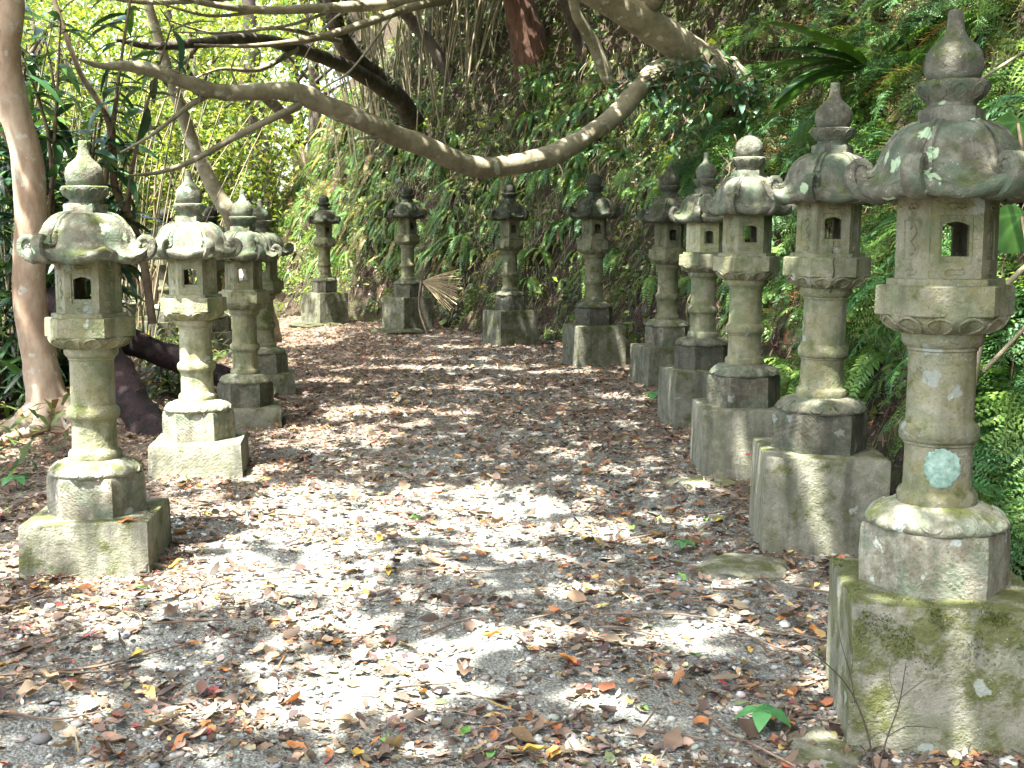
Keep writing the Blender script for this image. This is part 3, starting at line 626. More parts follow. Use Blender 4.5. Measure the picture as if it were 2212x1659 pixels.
# other trunks on the bank top
def simple_tree(label, mat, pts, rads, cat='tree', name='tree', n=12, wob=.14, group=None):
    t = thing0(name, label, cat, group); tubes('trunk', mat, [(pts, rads)], t, n, wob); return t
def rooted(pxs, dY=.12, extra=.5):
    p = hit(*pxs[0], 6.0); Y0 = p.y if p.y < 45 else 30.0; out = []
    for i, (a, b) in enumerate(pxs): out.append(ray(a, b, Y0-dY*i))
    d = out[0]-out[1]; q = out[0]+d.normalized()*extra; q.z = min(q.z, gz(out[0].x, out[0].y)-.3); return [q]+out
simple_tree('thick reddish fibrous trunk standing on top of the bank at the centre', M['bark_red'], rooted([(1150, 118), (1132, 50), (1112, -30), (1095, -150), (1080, -420)]), [.42, .36, .30, .27, .25, .2], wob=.2)
simple_tree('thin brown trunk leaning right beside the thick fibrous trunk', M['bark_dark'], rooted([(1262, 120), (1237, 50), (1215, -20), (1195, -200)]), [.12, .11, .095, .085, .06], wob=.2)
simple_tree('slim brown trunk leaning left among the cane stems', M['bark_dark'], rooted([(975, 165), (930, 95), (885, 40), (850, -20), (800, -200)]), [.14, .13, .12, .115, .11, .08])
simple_tree('short olive trunk dropping behind the forked olive tree', M['bark_olive'], rooted([(1315, 175), (1285, 100), (1262, 60), (1240, 10), (1215, -160)]), [.12, .11, .10, .09, .08, .06])
simple_tree('dark crooked trunk standing in the bright gap above the far left slope', M['bark_dark'], rooted([(565, 350), (548, 290), (552, 235), (535, 190), (545, 130), (540, 40), (520, -200)]), [.3, .29, .25, .23, .21, .20, .17, .1])
simple_tree('dark trunk with hanging bark between the cane stems and the dark leaning trunk', M['bark_dark'], rooted([(812, 150), (775, 60), (760, 0), (740, -200)]), [.3, .28, .26, .24, .16])
simple_tree('pale mottled slanting trunk behind the pale sunlit lantern', M['bark_olive'], D((590, 745, 17.4), (562, 640, 17.1), (530, 540, 16.8), (500, 470, 16.5), (470, 420, 16.4), (435, 350, 16.3), (410, 290, 16.2), (385, 220, 16.0), (362, 150, 15.8), (330, 40, 15.6), (295, -90, 15.4), (260, -300, 15.2)), [.16, .145, .135, .12, .105, .095, .088, .08, .07, .06, .05, .03])
simple_tree('thin grey slanting trunk at the left among the leafy shrubs', M['stem'], D((330, 700, 11), (300, 520, 11), (250, 410, 10.9), (245, 340, 10.8), (230, 250, 10.7), (170, 150, 10.6), (110, -20, 10.5)), [.04, .036, .034, .032, .028, .024, .02])
# rotten fallen trunk
t = thing('fallen_log', 'dark rotten log lying slanted behind the two nearest left lanterns', 'log')
lp = [Vector((-4.0, 10.6, .95)), Vector((-3.6, 10.2, .72)), Vector((-3.2, 9.7, .36)), Vector((-2.72, 9.1, -.06)), Vector((-2.45, 8.8, -.35))]
mb = MB(); mb.tube(lp, [.14, .16, .155, .14, .12], 22, 9, .30); mb.rough(.03, 4, 3); link('trunk_log', mb.mesh('trunk_log', M['fallen'], 70), t)
mb = MB(); mb.tube([Vector((-3.9, 11.0, .72)), Vector((-3.3, 10.9, .5)), Vector((-2.6, 10.8, .25)), Vector((-2.2, 10.75, .0))], [.13, .12, .10, .07], 16, 6, .3); link('side_limb', mb.mesh('side_limb', M['fallen'], 70), t)

# ------------------------------------------------------------------ cane clumps
def cane_clump(label, pos, n, spread, H, lean, rad, seed, mat='cane', group='cane clumps'):
    rg = random.Random(seed); t = thing('cane_clump', label, 'cane', pos, 0, group)
    for k in range(n):
        x, y = rg.uniform(-spread, spread), rg.uniform(-spread*.4, spread*.4); h = H*rg.uniform(.7, 1.1)
        a = (rg.gauss(lean, .13)+x*.10); b = rg.gauss(0, .06); z0 = gz(pos[0]+x, pos[1]+y)-pos[2]-.05
        mb = MB(); mb.tube([(x, y, z0), (x+a*h*.3, y+b*h*.3, z0+h*.33), (x+a*h*.75, y+b*h*.7, z0+h*.68), (x+a*h*1.3, y+b*h, z0+h)], [rad*rg.uniform(.6, 1.2)]*3+[rad*.5], 6, 4)
        link('cane', mb.mesh('cane', M[mat], 70), t)
    return t
def on(dx, dy, lo=4.0):
    p = hit(dx, dy, lo); return (p.x, p.y, p.z)
cane_clump('dense clump of upright canes growing on the bank above the far lanterns', on(880, 235), 40, .95, 4.2, .0, .019, 1)
cane_clump('looser clump of greenish canes on the bank left of the dense cane clump', on(800, 280), 22, .6, 4.2, -.12, .018, 2)
cane_clump('canes and brown stems beneath the thick reddish trunk', on(990, 190), 24, .8, 3.2, .05, .018, 3)
cane_clump('thicket of thin canes behind the gap between the two nearest left lanterns', (-5.0, 13.6, gz(-5.0, 13.6)), 36, .9, 3.4, .0, .010, 4)
cane_clump('thicket of bright canes farther back on the left of the path', (-6.4, 17.5, gz(-6.4, 17.5)), 40, 1.6, 4.5, .0, .012, 5)
cane_clump('canes standing behind the tan barked tree', (-5.1, 11.4, gz(-5.1, 11.4)), 22, .8, 3.6, .0, .011, 6)

# ------------------------------------------------------------------ unseen canopy overhead: leaves placed to shade everything but chosen sun patches
LIT = [  # centre x, y, half sizes, weight : patches of sun on the ground
 (-1.15, 6.35, .95, .8, .88), (-.55, 6.3, 1.0, .55, .84), (-1.3, 5.15, .8, .5, .9), (.25, 6.0, .55, .28, .85), (-.15, 6.95, .6, .3, .65), (-1.6, 4.7, .45, .35, .75), (.75, 6.1, .3, .15, .6), (-.2, 5.5, .5, .2, .7),
 (-.42, 3.95, .36, .42, .92), (-.75, 4.5, .5, .25, .7), (.05, 4.35, .3, .2, .8), (-.95, 3.6, .5, .16, .65), (.62, 4.35, .2, .2, .8), (.9, 5.05, .15, .2, .75), (1.02, 3.95, .12, .1, .75), (.3, 4.9, .3, .12, .65), (.35, 3.7, .25, .1, .6),
 (-2.6, 5.3, .45, .6, .85), (-1.3, 8.7, .6, .45, .75), (-1.3, 10.3, .8, .35, .85), (-1.3, 9.4, .6, .3, .7), (-.7, 13.6, 1.3, .22, .9), (.6, 13.2, .5, .15, .85), (-.9, 14.7, .9, .25, .7), (-.4, 11.8, .8, .2, .6), (-.2, 16.2, 1.2, .3, .65),
 (-1.90, 5.72, .16, .14, 1.2), (-1.83, 5.58, .14, .12, 1.2), (-2.12, 5.40, .18, .14, 1.1), (-1.62, 6.12, .3, .2, 1.0), (-1.85, 7.8, .42, .55, 1.2), (-1.9, 10.4, .3, .3, .75), (-3.4, 10.05, .28, .35, 1.1), (-2.0, 12.2, .5, .5, .6),
 (1.37, 3.48, .06, .17, 1.75), (1.17, 3.63, .06, .09, 1.5), (1.46, 5.62, .06, .2, 1.6), (.80, 13.6, .13, .2, 1.1), (1.88, 7.98, .14, .12, 1.0), (1.66, 10.05, .13, .12, 1.1), (1.66, 6.3, .10, .10, 1.0),
 (.45, 8.2, .3, .18, .6), (.95, 11.0, .35, .25, .55), (1.0, 6.9, .25, .2, .65), (-3.3, 17.2, 1.0, 1.0, .85), (-4.4, 20, 2.2, 3.0, .9), (-5.5, 15, 1.6, 2.2, .8), (-3.9, 8.6, .5, .9, .75), (-3.6, 12.0, .9, 1.2, .62), (-3.4, 13.9, .9, 1.2, .72)]
def lit_val(px, py):
    v = np.zeros(px.shape)
    for cx, cy, rx, ry, ww in LIT: v = np.maximum(v, ww*np.exp(-(((px-cx)/rx)**2+((py-cy)/ry)**2)**1.5*0.7))
    v = v+np.clip((py-19)/4, 0, 1)*np.clip((-1.6-px)/2.0, 0, 1)*.62
    for cx, cy, rr in ((1.45, 3.6, .38), (1.2, 3.55, .2), (1.55, 5.7, .35), (1.5, 7.3, .32), (1.55, 9.5, .3), (1.6, 11.8, .3)): v = v-.42*np.exp(-((px-cx)**2+(py-cy)**2)/rr**2)
    for cx, cy, rr in ((1.75, 4.12, .3), (1.62, 4.0, .2), (1.85, 6.2, .25), (1.9, 7.6, .08), (-1.70, 5.84, .10), (1.7, 9.75, .12)): v = v-.55*np.exp(-((px-cx)**2+(py-cy)**2)/rr**2)
    for cx, cy, rr in ((-2.9, 20.7, .8), (-1.35, 18.95, .7), (.25, 16.85, .6), (-1.70, 5.84, .12)): v = v*(1-.9*np.exp(-((px-cx)**2+(py-cy)**2)/rr**2))
    return v+.17*n1(px, py)+.29*n2(px, py)
KX, KY = -SUN_H.x/math.tan(SUN_EL), -SUN_H.y/math.tan(SUN_EL)     # shadow drift per metre of height
N0 = 165000
px, py = RNG.uniform(-5.2, 9.0, N0), RNG.uniform(1.2, 29, N0)
lv = lit_val(px, py); thick = n3(px, py)
keep = (lv < .46) & (RNG.uniform(0, 1, N0) < np.clip(1.25-lv*.9, .25, 1)*np.where(px > 2.2, .6, np.where(py > 17.5, .85, 1.0)))
px, py = px[keep], py[keep]
hz = RNG.uniform(5.6, 8.6, len(px))+.4*n3(px*1.3, py)
for _ in range(2):
    lx, ly = px-KX*hz, py-KY*hz; hz = np.maximum(hz, hgt(lx, ly)+2.6)
lx, ly = px-KX*hz, py-KY*hz
P = np.stack([lx, ly, hz], -1); keep = (ly < 29) & ~((hz-CAMH)/np.maximum(ly, .5) < .205); P = P[keep]
n = len(P); dirs = RNG.normal(0, 1, (n, 3)); dirs[:, 2] = dirs[:, 2]*.5-.35; nn_ = RNG.normal(0, .55, (n, 3))+np.array([sun_dir.x*.6, sun_dir.y*.6, 1.0])
Lf = RNG.uniform(.13, .24, n); colr = pick([(.045, .085, .02), (.06, .11, .025), (.035, .07, .02), (.085, .12, .03)], n)
CT = {'left': (-3.8, 8.2), 'bank': (1.2, 14.3), 'dark': (-1.5, 16.0)}
extra = [((-5.6, 0.2), 'tall unseen tree added to carry the shading canopy, just outside the left of the view'), ((5.2, 7.2), 'unseen tree added to carry the shading canopy, on top of the bank behind the right lantern row'), ((-7.2, 13.4), 'unseen tree added to carry the shading canopy, in the undergrowth far left of the path'), ((4.6, 1.0), 'unseen tree added to carry the shading canopy, on the bank beside the viewer')]  # out-of-view trees added to hold up the shade-casting leaves
for (x, y), lab in extra:
    t = thing0('tree', lab, 'tree', 'unseen canopy trees'); TREES[lab] = t; CT[lab] = (x, y); z = gz(x, y); sp = []
    top = Vector((x, y, max(z+4.5, 7.2))); sp.append(([Vector((x, y, z-.2)), Vector((x+.15, y, z+1.5)), Vector((x-.1, y+.1, z+3.2)), top], [.26, .2, .17, .1]))
    for k in range(8):
        a = k*PI/4+.3; c = top-Vector((0, 0, .3+.15*k)); sp.append(([c, c+Vector((math.cos(a)*1.3, math.sin(a)*1.3, .6)), c+Vector((math.cos(a)*2.8, math.sin(a)*2.8, 1.0))], [.07, .045, .015]))
    tubes('trunk', M['bark_dark'], sp, t, 10, .1)
ks = list(CT); ctr = np.array([CT[k] for k in ks]); own = ((P[:, None, :2]-ctr[None])**2).sum(-1).argmin(1)
for i, k in enumerate(ks):
    s = own == i
    if not s.any(): continue
    Vv, Ff, q = leaf_cloud(P[s]-nrm(dirs[s])*Lf[s][:, None]*.5, dirs[s], nn_[s], Lf[s], Lf[s]*.27, curl=-.15, us=(0, .45, 1), ws=(.1, 1, .05), mid=False)
    link('crown', np_mesh('crown', Vv, Ff, M['leaf'], np.repeat(colr[s], q, 0)), TREES[k])  # leaf cloud cut to shape the dapples, shared among the nearest trees
#PART4
# ------------------------------------------------------------------ leafy shrubs on the left
def stem_leaves(rg, pts, n, L, W, f0=.3):
    """leaves along a polyline: returns P, D, N"""
    pts = np.array(pts); seg = np.linalg.norm(np.diff(pts, axis=0), axis=1); cu = np.concatenate([[0], np.cumsum(seg)])/seg.sum()
    t = rg.uniform(f0, 1, n); P = np.stack([np.interp(t, cu, pts[:, k]) for k in range(3)], -1)
    a = rg.uniform(0, 2*PI, n); Dv = np.stack([np.cos(a), np.sin(a), rg.uniform(-.5, .7, n)], -1); N = np.stack([-np.cos(a)*.3, -np.sin(a)*.3, np.ones(n)], -1)+rg.normal(0, .25, (n, 3))
    return P, Dv, N
def shrub_mesh(seed, nst, H, nl, L, W, pal, curl=-.5, mat='gloss', spread=.7):
    rg = np.random.default_rng(seed); mb = MB(); Ps, Ds, Ns = [], [], []
    for k in range(nst):
        a = rg.uniform(0, 2*PI); r = rg.uniform(.05, .3); h = H*rg.uniform(.55, 1.05); sx, sy = math.cos(a)*spread*rg.uniform(.3, 1), math.sin(a)*spread*rg.uniform(.3, 1)
        pts = [(math.cos(a)*r, math.sin(a)*r, -.1), (math.cos(a)*r+sx*.25, math.sin(a)*r+sy*.25, h*.35), (math.cos(a)*r+sx*.6+rg.normal(0, .1), math.sin(a)*r+sy*.6, h*.72), (math.cos(a)*r+sx, math.sin(a)*r+sy, h)]
        mb.tube(pts, [.022, .018, .013, .006], 6, 4)
        p, d, nn = stem_leaves(rg, pts, nl, L, W); Ps.append(p); Ds.append(d); Ns.append(nn)
    P = np.concatenate(Ps); n = len(P); Ln = L*rg.uniform(.6, 1.2, n)
    V, F, q = leaf_cloud(P, np.concatenate(Ds), np.concatenate(Ns), Ln, Ln*W, curl=curl*rg.uniform(.5, 1.4, n), fold=.25, us=(0, .18, .4, .65, .85, 1), ws=(.1, .7, 1, .85, .5, .03))
    cols = np.repeat(pick(pal, n, .2), q, 0)
    return mb.mesh('stems', M['stem'], 70), np_mesh('foliage', V, F, M[mat], cols, True)
DKG = [(.03, .08, .03), (.04, .10, .035), (.06, .13, .03), (.03, .08, .045)]
LTG = [(.07, .13, .02), (.10, .16, .025), (.05, .10, .02), (.14, .17, .03)]
SHR = [shrub_mesh(31+i, 8, 3.0, 52, .30, .105, DKG) for i in range(3)]
SHL = [shrub_mesh(41+i, 9, 3.2, 60, .16, .22, LTG, -.3, 'leaf', .9) for i in range(3)]
SHS = [shrub_mesh(51+i, 7, .7, 10, .42, .055, [(.03, .08, .03), (.05, .11, .03)], -.8, 'gloss', .25) for i in range(2)]
def plant(name, meshes, parts, pos, rz, sc, label, cat, group):
    t = thing(name, label, cat, pos, rz, group); t.scale = (sc, sc, sc)
    for p, m in zip(parts, meshes): link(p, m, t)
    return t
k = 0
for x, y, sc, lab in ((-4.3, 10.8, 1.25, 'tall dark shrub with long glossy leaves just right of the tan barked tree'), (-4.35, 12.0, 1.1, 'dark long-leaved shrub showing behind the nearest left lantern'), (-4.9, 9.0, 1.2, 'dark long-leaved shrub left of the tan barked tree'),
                      (-5.3, 11.8, 1.4, 'tall dark long-leaved shrub behind the tan barked tree'), (-5.0, 13.1, .9, 'dark long-leaved shrub deep in the left thicket beside the canes'), (-4.55, 10.3, .6, 'low dark shrub at the left edge behind the tan barked tree'), (-6.2, 13.6, 1.3, 'dark long-leaved shrub at the back of the left thicket'), (-4.0, 11.0, 1.3, 'tallest dark shrub arching its long leaves above the nearest left lantern')):
    plant('broadleaf_shrub', SHR[k % 3], ('stems', 'foliage'), (x, y, gz(x, y)), k*1.3, sc, lab, 'shrub', 'dark long-leaved shrubs'); k += 1
for x, y, sc in ((-4.3, 10.2, 1.2), (-4.15, 10.6, 1.0), (-4.5, 10.0, 1.1), (-4.6, 10.9, 1.3), (-3.25, 11.4, .7), (-4.9, 10.4, 1.1)):
    plant('strap_leaf_plant', SHS[k % 2], ('stems', 'foliage'), (x, y, gz(x, y)), k*1.7, sc, 'low plant with arching strap leaves growing around the tan barked tree and the log', 'plant', 'strap-leaved plants on the left'); k += 1
for x, y, sc in ((-7.4, 17.6, 1.2), (-6.6, 20.5, 1.3), (-8.6, 21, 1.5), (-5.8, 22.6, 1.0), (-7.4, 24.5, 1.4), (-9.8, 25, 1.7), (-5.5, 15.2, .7), (-6.6, 14.6, .8), (-6.9, 15.4, 1.0), (-6.5, 28, 1.5), (-8.5, 29, 1.7), (-11, 29, 1.9), (-8.0, 33, 1.2), (-9.2, 36, 1.5), (-9.6, 31, 1.2), (-10.5, 40, 1.7), (-12.5, 36, 1.8)):
    plant('leafy_shrub', SHL[k % 3], ('stems', 'foliage'), (x, y, gz(x, y)), k*1.1, sc, 'bright yellow-green leafy shrub in the sunlit left background', 'shrub', 'sunlit background shrubs'); k += 1
# bright trees behind
def bg_tree(seed, H):
    rg = np.random.default_rng(seed); mb = MB(); tip = Vector((rg.normal(0, .5), rg.normal(0, .5), H)); mb.tube([Vector((0, 0, -.3)), Vector((.2, 0, H*.3)), Vector((-.1, .1, H*.6)), tip], [.2, .16, .12, .05], 10, 5, .1)
    cs = []
    for j in range(16):
        a = rg.uniform(0, 2*PI); z = H*rg.uniform(.22, 1.0); r = rg.uniform(.9, 2.6)*(1.15-.5*z/H); c = Vector((math.cos(a)*r, math.sin(a)*r, z+.5)); mb.tube([Vector((0, 0, z*.85)), c*.55+Vector((0, 0, z*.42)), c], [.06, .04, .012], 6, 3); cs.append(list(c))
    C = np.array(cs); n = 5200; P = C[rg.integers(0, len(C), n)]+rg.normal(0, 1, (n, 3))*np.array([.75, .75, .5])
    V, F, q = leaf_cloud(P, rg.normal(0, 1, (n, 3))+np.array([0, 0, -.4]), rg.normal(0, .6, (n, 3))+np.array([0, 0, 1]), rg.uniform(.12, .24, n), rg.uniform(.03, .06, n), us=(0, .5, 1), ws=(.1, 1, .04), mid=False)
    return mb.mesh('trunk', M['bark_dark'], 70), np_mesh('crown', V, F, M['leaf'], np.repeat(pick([(.09, .15, .025), (.14, .19, .03), (.19, .21, .04), (.07, .12, .03)], n, .2), q, 0))
BT = [bg_tree(61+i, 8.5) for i in range(3)]
for x, y, sc in ((-8.5, 33, 1.0), (-12.5, 31, 1.1), (-6.3, 38, 1.1), (-11, 40, 1.3), (-16, 38, 1.3), (-8.2, 46, 1.5), (-14, 50, 1.6), (-21, 46, 1.5), (-5.8, 52, 1.6), (-9.3, 26, .75), (-10.2, 35, 1.0), (-7.6, 31.5, .8), (-7.4, 28.5, .85), (-10.6, 27.5, .95), (-9, 23, .7)):
    plant('tree', BT[k % 3], ('trunk', 'crown'), (x, y, gz(x, y)), k*1.9, sc, 'bright yellow-green tree in the overexposed left background', 'tree', 'bright background trees'); k += 1

# ------------------------------------------------------------------ ferns on the bank
def fern_mesh(seed, nf, L, npair, bip, droop, pal, wid=.22):
    """a clump of nf arching fronds; local +X points away from the bank"""
    rg = np.random.default_rng(seed); P, Dv, N, Ln, Wd, Cc = [], [], [], [], [], []; mbv, mbf = [], []
    for f in range(nf):
        a = rg.uniform(-1.25, 1.25); l = L*rg.uniform(.65, 1.15); up = rg.uniform(.15, .75); c = np.array(pal[rg.integers(len(pal))])*rg.uniform(.6, 1.35) if rg.uniform() > .13 else np.array([.17, .10, .05])*rg.uniform(.6, 1.3)
        t = np.linspace(0, 1, npair+2); rr = l*(t-.12*t*t); z = l*(up*t-(up*.6+droop)*t*t)
        pts = np.stack([rr*math.cos(a), rr*math.sin(a), z], -1); tan = nrm(np.gradient(pts, axis=0)); side = np.array([-math.sin(a), math.cos(a), 0]); roll = rg.normal(0, .35)
        for i in range(npair+1):
            P.append(pts[i]); Dv.append(tan[i]); N.append(np.array([0, 0, 1.])); Ln.append(np.linalg.norm(pts[i+1]-pts[i])*1.05); Wd.append(.0035); Cc.append(c*.6)
            if i == 0: continue
            wl = wid*l*(math.sin(PI*min((t[i]*.86+.14), 1))**.8)*1.05; nn = np.cross(tan[i], side); 
            for s in (-1, 1):
                sd = side*s*math.cos(roll)+nn*math.sin(roll)*s; d = nrm(sd+tan[i]*.45-np.array([0, 0, .22])+rg.normal(0, .13, 3)); wl = wl*rg.uniform(.85, 1.1)
                if bip:
                    m = 6
                    for j in range(m):
                        q = pts[i]+d*wl*(j+.3)/m
                        for s2 in (-1, 1):
                            P.append(q); Dv.append(nrm(np.cross(d, nn)*s2+d*.55)); N.append(nn); Ln.append(wl*.15*(1-.7*j/m)+.004); Wd.append(wl*.034); Cc.append(c)
                else:
                    P.append(pts[i]); Dv.append(d); N.append(nn); Ln.append(wl); Wd.append(l/npair*.42); Cc.append(c)
    n = len(P); V, F, q = leaf_cloud(np.array(P), np.array(Dv), np.array(N), np.array(Ln), np.array(Wd), curl=-.12, us=(0, .45, 1), ws=(.7, 1, .08), mid=False)
    cols = np.repeat(np.clip(np.array(Cc)*(1+rg.normal(0, .1, (n, 1))), .004, .9), q, 0); return np_mesh('fern', V, F, M['leaf'], cols)
GRN = [(.08, .20, .05), (.11, .23, .045), (.06, .16, .055), (.14, .24, .05)]
FB = [fern_mesh(71+i, 7, .62, 17, True, .55, GRN, .26) for i in range(3)]
FS = [fern_mesh(81+i, 9, .55, 22, False, .75, GRN+[(.13, .17, .03)], .15) for i in range(3)]
YF = [fern_mesh(91+i, 10, .5, 24, False, .95, [(.08, .17, .03), (.11, .20, .035), (.06, .14, .035), (.16, .17, .04)], .11) for i in range(3)]
def down_yaw(p):
    nn = hnormal(np.array([p[0]]), np.array([p[1]]))[0]; return math.atan2(nn[1], nn[0])
rg = np.random.default_rng(5); cnt = 0; FERNS = []
def scatter_ferns(boxes, meshes, num, s0, s1, label, group, ymin=3.0, ymax=30):
    global cnt
    done = 0; tries = 0
    while done < num and tries < num*8:
        tries += 1; b = boxes[rg.integers(len(boxes))]
        p = hit(rg.uniform(b[0], b[2]), rg.uniform(b[1], b[3]), ymin, 40)
        if p.y > ymax or float(sdist(np.array(p.x), np.array(p.y))) < .12: continue
        yw = down_yaw(p)+rg.normal(0, .45)
        if rg.uniform() < .2 and b[3] > 500: continue
        s = rg.uniform(s0, s1)*min(1, .38+p.y/14); FERNS.append((s/p.y, meshes[rg.integers(len(meshes))], (p.x, p.y, p.z-.02), (rg.normal(0, .15), rg.normal(.1, .2), yw), s, label, group)); done += 1
scatter_ferns([(1650, -60, 2260, 330), (1500, 200, 1900, 480), (1900, 300, 2260, 700), (1800, 560, 2000, 1100), (2120, 600, 2260, 1150)], FB, 210, .9, 1.6, 'green fern with feathery fronds on the shaded bank behind the right lanterns', 'feathery ferns on the right bank')
scatter_ferns([(1250, 300, 1800, 640), (1150, 150, 1500, 400), (1600, 480, 1950, 1000), (900, 300, 1300, 600)], FS, 170, .5, 1.1, 'small drooping fern on the shaded bank behind the bend of the right row', 'small ferns on the bank bend')
scatter_ferns([(500, 260, 900, 560), (480, 300, 720, 620), (700, 330, 1150, 560), (560, 180, 800, 330)], YF, 200, .7, 1.25, 'bright drooping fern on the sunlit slope behind the far lanterns', 'bright ferns on the far slope', 8, 36)

scatter_ferns([(830, 210, 990, 340), (1080, 60, 1330, 220)], FS, 26, .6, 1.1, 'small fern around the roots of the trunks on top of the bank', 'ferns at the trunk roots', 8, 36)
FERNS.sort(key=lambda f: -f[0]); from mathutils import Euler, Matrix
for _r, me_, lo_, ro_, s_, la_, gr_ in FERNS[:285]:
    o = link('fern', me_, None, lo_, ro_, (s_, s_, s_)); tag(o, la_, 'fern', gr_)
Vs, Fs_, Cs, b_ = [], [], [], 0
for _r, me_, lo_, ro_, s_, la_, gr_ in FERNS[285:]:
    m = len(me_.vertices); v = np.empty(m*3, np.float32); me_.vertices.foreach_get('co', v); f = np.empty(len(me_.polygons)*4, np.int32); me_.loops.foreach_get('vertex_index', f); c = np.empty(m*4, np.float32); me_.color_attributes['Col'].data.foreach_get('color', c)
    Vs.append((v.reshape(-1, 3)*s_)@np.array(Euler(ro_).to_matrix()).T+np.array(lo_)); Fs_.append(f.reshape(-1, 4)+b_); Cs.append(c.reshape(-1, 4)[:, :3]); b_ += m
o = link('small_ferns', np_mesh('small_ferns', np.concatenate(Vs), np.concatenate(Fs_), M['leaf'], np.concatenate(Cs))); tag(o, 'small ferns massed along the bank between the larger ones', 'ferns', None, 'stuff')
# bird's nest fern: long strap leaves from one heart
bp = hit(1905, 185, 4); t = thing('birds_nest_fern', 'big fern with long dark strap leaves spreading left from the bank above the right lanterns', 'fern', (bp.x-.15, bp.y-.2, bp.z+.1))
rg2 = np.random.default_rng(8)
for i in range(20):
    a = rg2.uniform(1.9, 5.2) if i > 4 else rg2.uniform(0, 6.28); l = rg2.uniform(.9, 1.5); up = rg2.uniform(.05, .75)
    V, F, q = leaf_cloud(np.array([[0, 0, 0.]]), np.array([[math.cos(a), math.sin(a)*.8, up]]), np.array([[-math.cos(a)*up, -math.sin(a)*up, 1]]), l, l*.075, curl=-.55*rg2.uniform(.4, 1.2), fold=.3, us=np.linspace(0, 1, 11), ws=[.25, .45, .65, .85, 1, 1.05, 1.05, .98, .8, .5, .03])
    link('strap_leaf', np_mesh('strap_leaf', V, F, M['gloss'], np.repeat(pick([(.025, .07, .015), (.035, .09, .02), (.05, .10, .02)], 1), q, 0), True), t)
# big heart-shaped leaves right of the nearest lantern
t = thing('taro_plant', 'plant with broad heart-shaped light green leaves beside the large right lantern', 'plant', (2.12, 4.6, gz(2.12, 4.6)))
mb = MB()
for dx, dy, Yd, s, an in ((2200, 262, 5.1, .105, .3), (2208, 462, 4.9, .13, .1), (2235, 330, 5.2, .11, .5)):
    c = ray(dx, dy, Yd)-t.location; us = np.linspace(-1, 1, 12); V = []; F = []
    for i in range(24):
        q = 2*PI*i/24; r = s*(1+.25*math.cos(q-PI/2*3))*(1-.55*max(0, math.cos(q-PI/2))**8)
        for f in (0, .5, 1.0): V.append((c.x+r*f*math.cos(q)*.95, c.y+.10*s*f*f-.45*r*f*math.sin(q), c.z+r*f*math.sin(q)*.85-.18*s*f*f))
    for i in range(24):
        j = (i+1) % 24
        for f in (0, 1): F.append((i*3+f, j*3+f, j*3+f+1, i*3+f+1))
    link('leaf_blade', np_mesh('leaf_blade', V, F, M['leaf'], np.array([[.07, .17, .06]])*np.repeat([1.5 if i % 4 == 0 else .9 for i in range(24)], 3)[:, None], True), t)
    mb.tube([(0, 0, -.05), (c.x*.5, c.y*.5, c.z*.65), (c.x, c.y+.02, c.z+.02)], [.012, .01, .007], 6, 4)
link('leaf_stalks', mb.mesh('leaf_stalks', M['stem'], 70), t)

def creeper(label, pts, n, L, seed, pal):
    rg3 = np.random.default_rng(seed); t = thing('creeper', label, 'creeper', pts[0]); p0 = Vector(pts[0]); mb = MB(); Ps, Ds, Ns = [], [], []
    for k in range(9):
        q = [Vector(p)-p0+Vector(tuple(rg3.normal(0, .10, 3))) for p in pts]; mb.tube(q, [.007, .005, .004][:1]*len(q), 5, 4); a, b2, c2 = stem_leaves(rg3, [tuple(v) for v in q], n//9, L, .3, 0.0); Ps.append(a+rg3.normal(0, .09, a.shape)); Ds.append(b2); Ns.append(c2)
    P = np.concatenate(Ps); m = len(P); Ln = L*rg3.uniform(.5, 1.2, m); V, F, q = leaf_cloud(P, np.concatenate(Ds)-np.array([0, 0, .5]), np.concatenate(Ns), Ln, Ln*.22, curl=-.4, fold=.2, us=(0, .25, .6, 1), ws=(.1, 1, .75, .03))
    link('stems', mb.mesh('stems', M['stem'], 70), t); link('foliage', np_mesh('foliage', V, F, M['gloss'], np.repeat(pick(pal, m, .2), q, 0), True), t)
CP = [(.045, .12, .06), (.06, .15, .06), (.04, .09, .045), (.08, .16, .05)]
creeper('blue-green leafy creeper hanging over the joint of the sagging branch and its trunk', D((1340, 195, 14.3), (1420, 165, 14.5), (1500, 150, 14.6), (1570, 190, 14.7)), 190, .17, 1, CP)
creeper('leafy creeper covering the root of the olive tree on the bank', D((1560, 130, 14.6), (1620, 190, 14.5), (1660, 240, 14.4), (1640, 310, 14.3)), 260, .17, 2, CP)
creeper('leafy creeper trailing down the bank below the olive tree', D((1480, 190, 14.6), (1500, 240, 14.4), (1470, 300, 14.3)), 110, .15, 3, CP)
creeper('creeper sprig hanging behind the round-knobbed lantern', D((1600, 330, 11.5), (1575, 370, 11.3), (1550, 430, 11.2)), 60, .13, 4, CP)
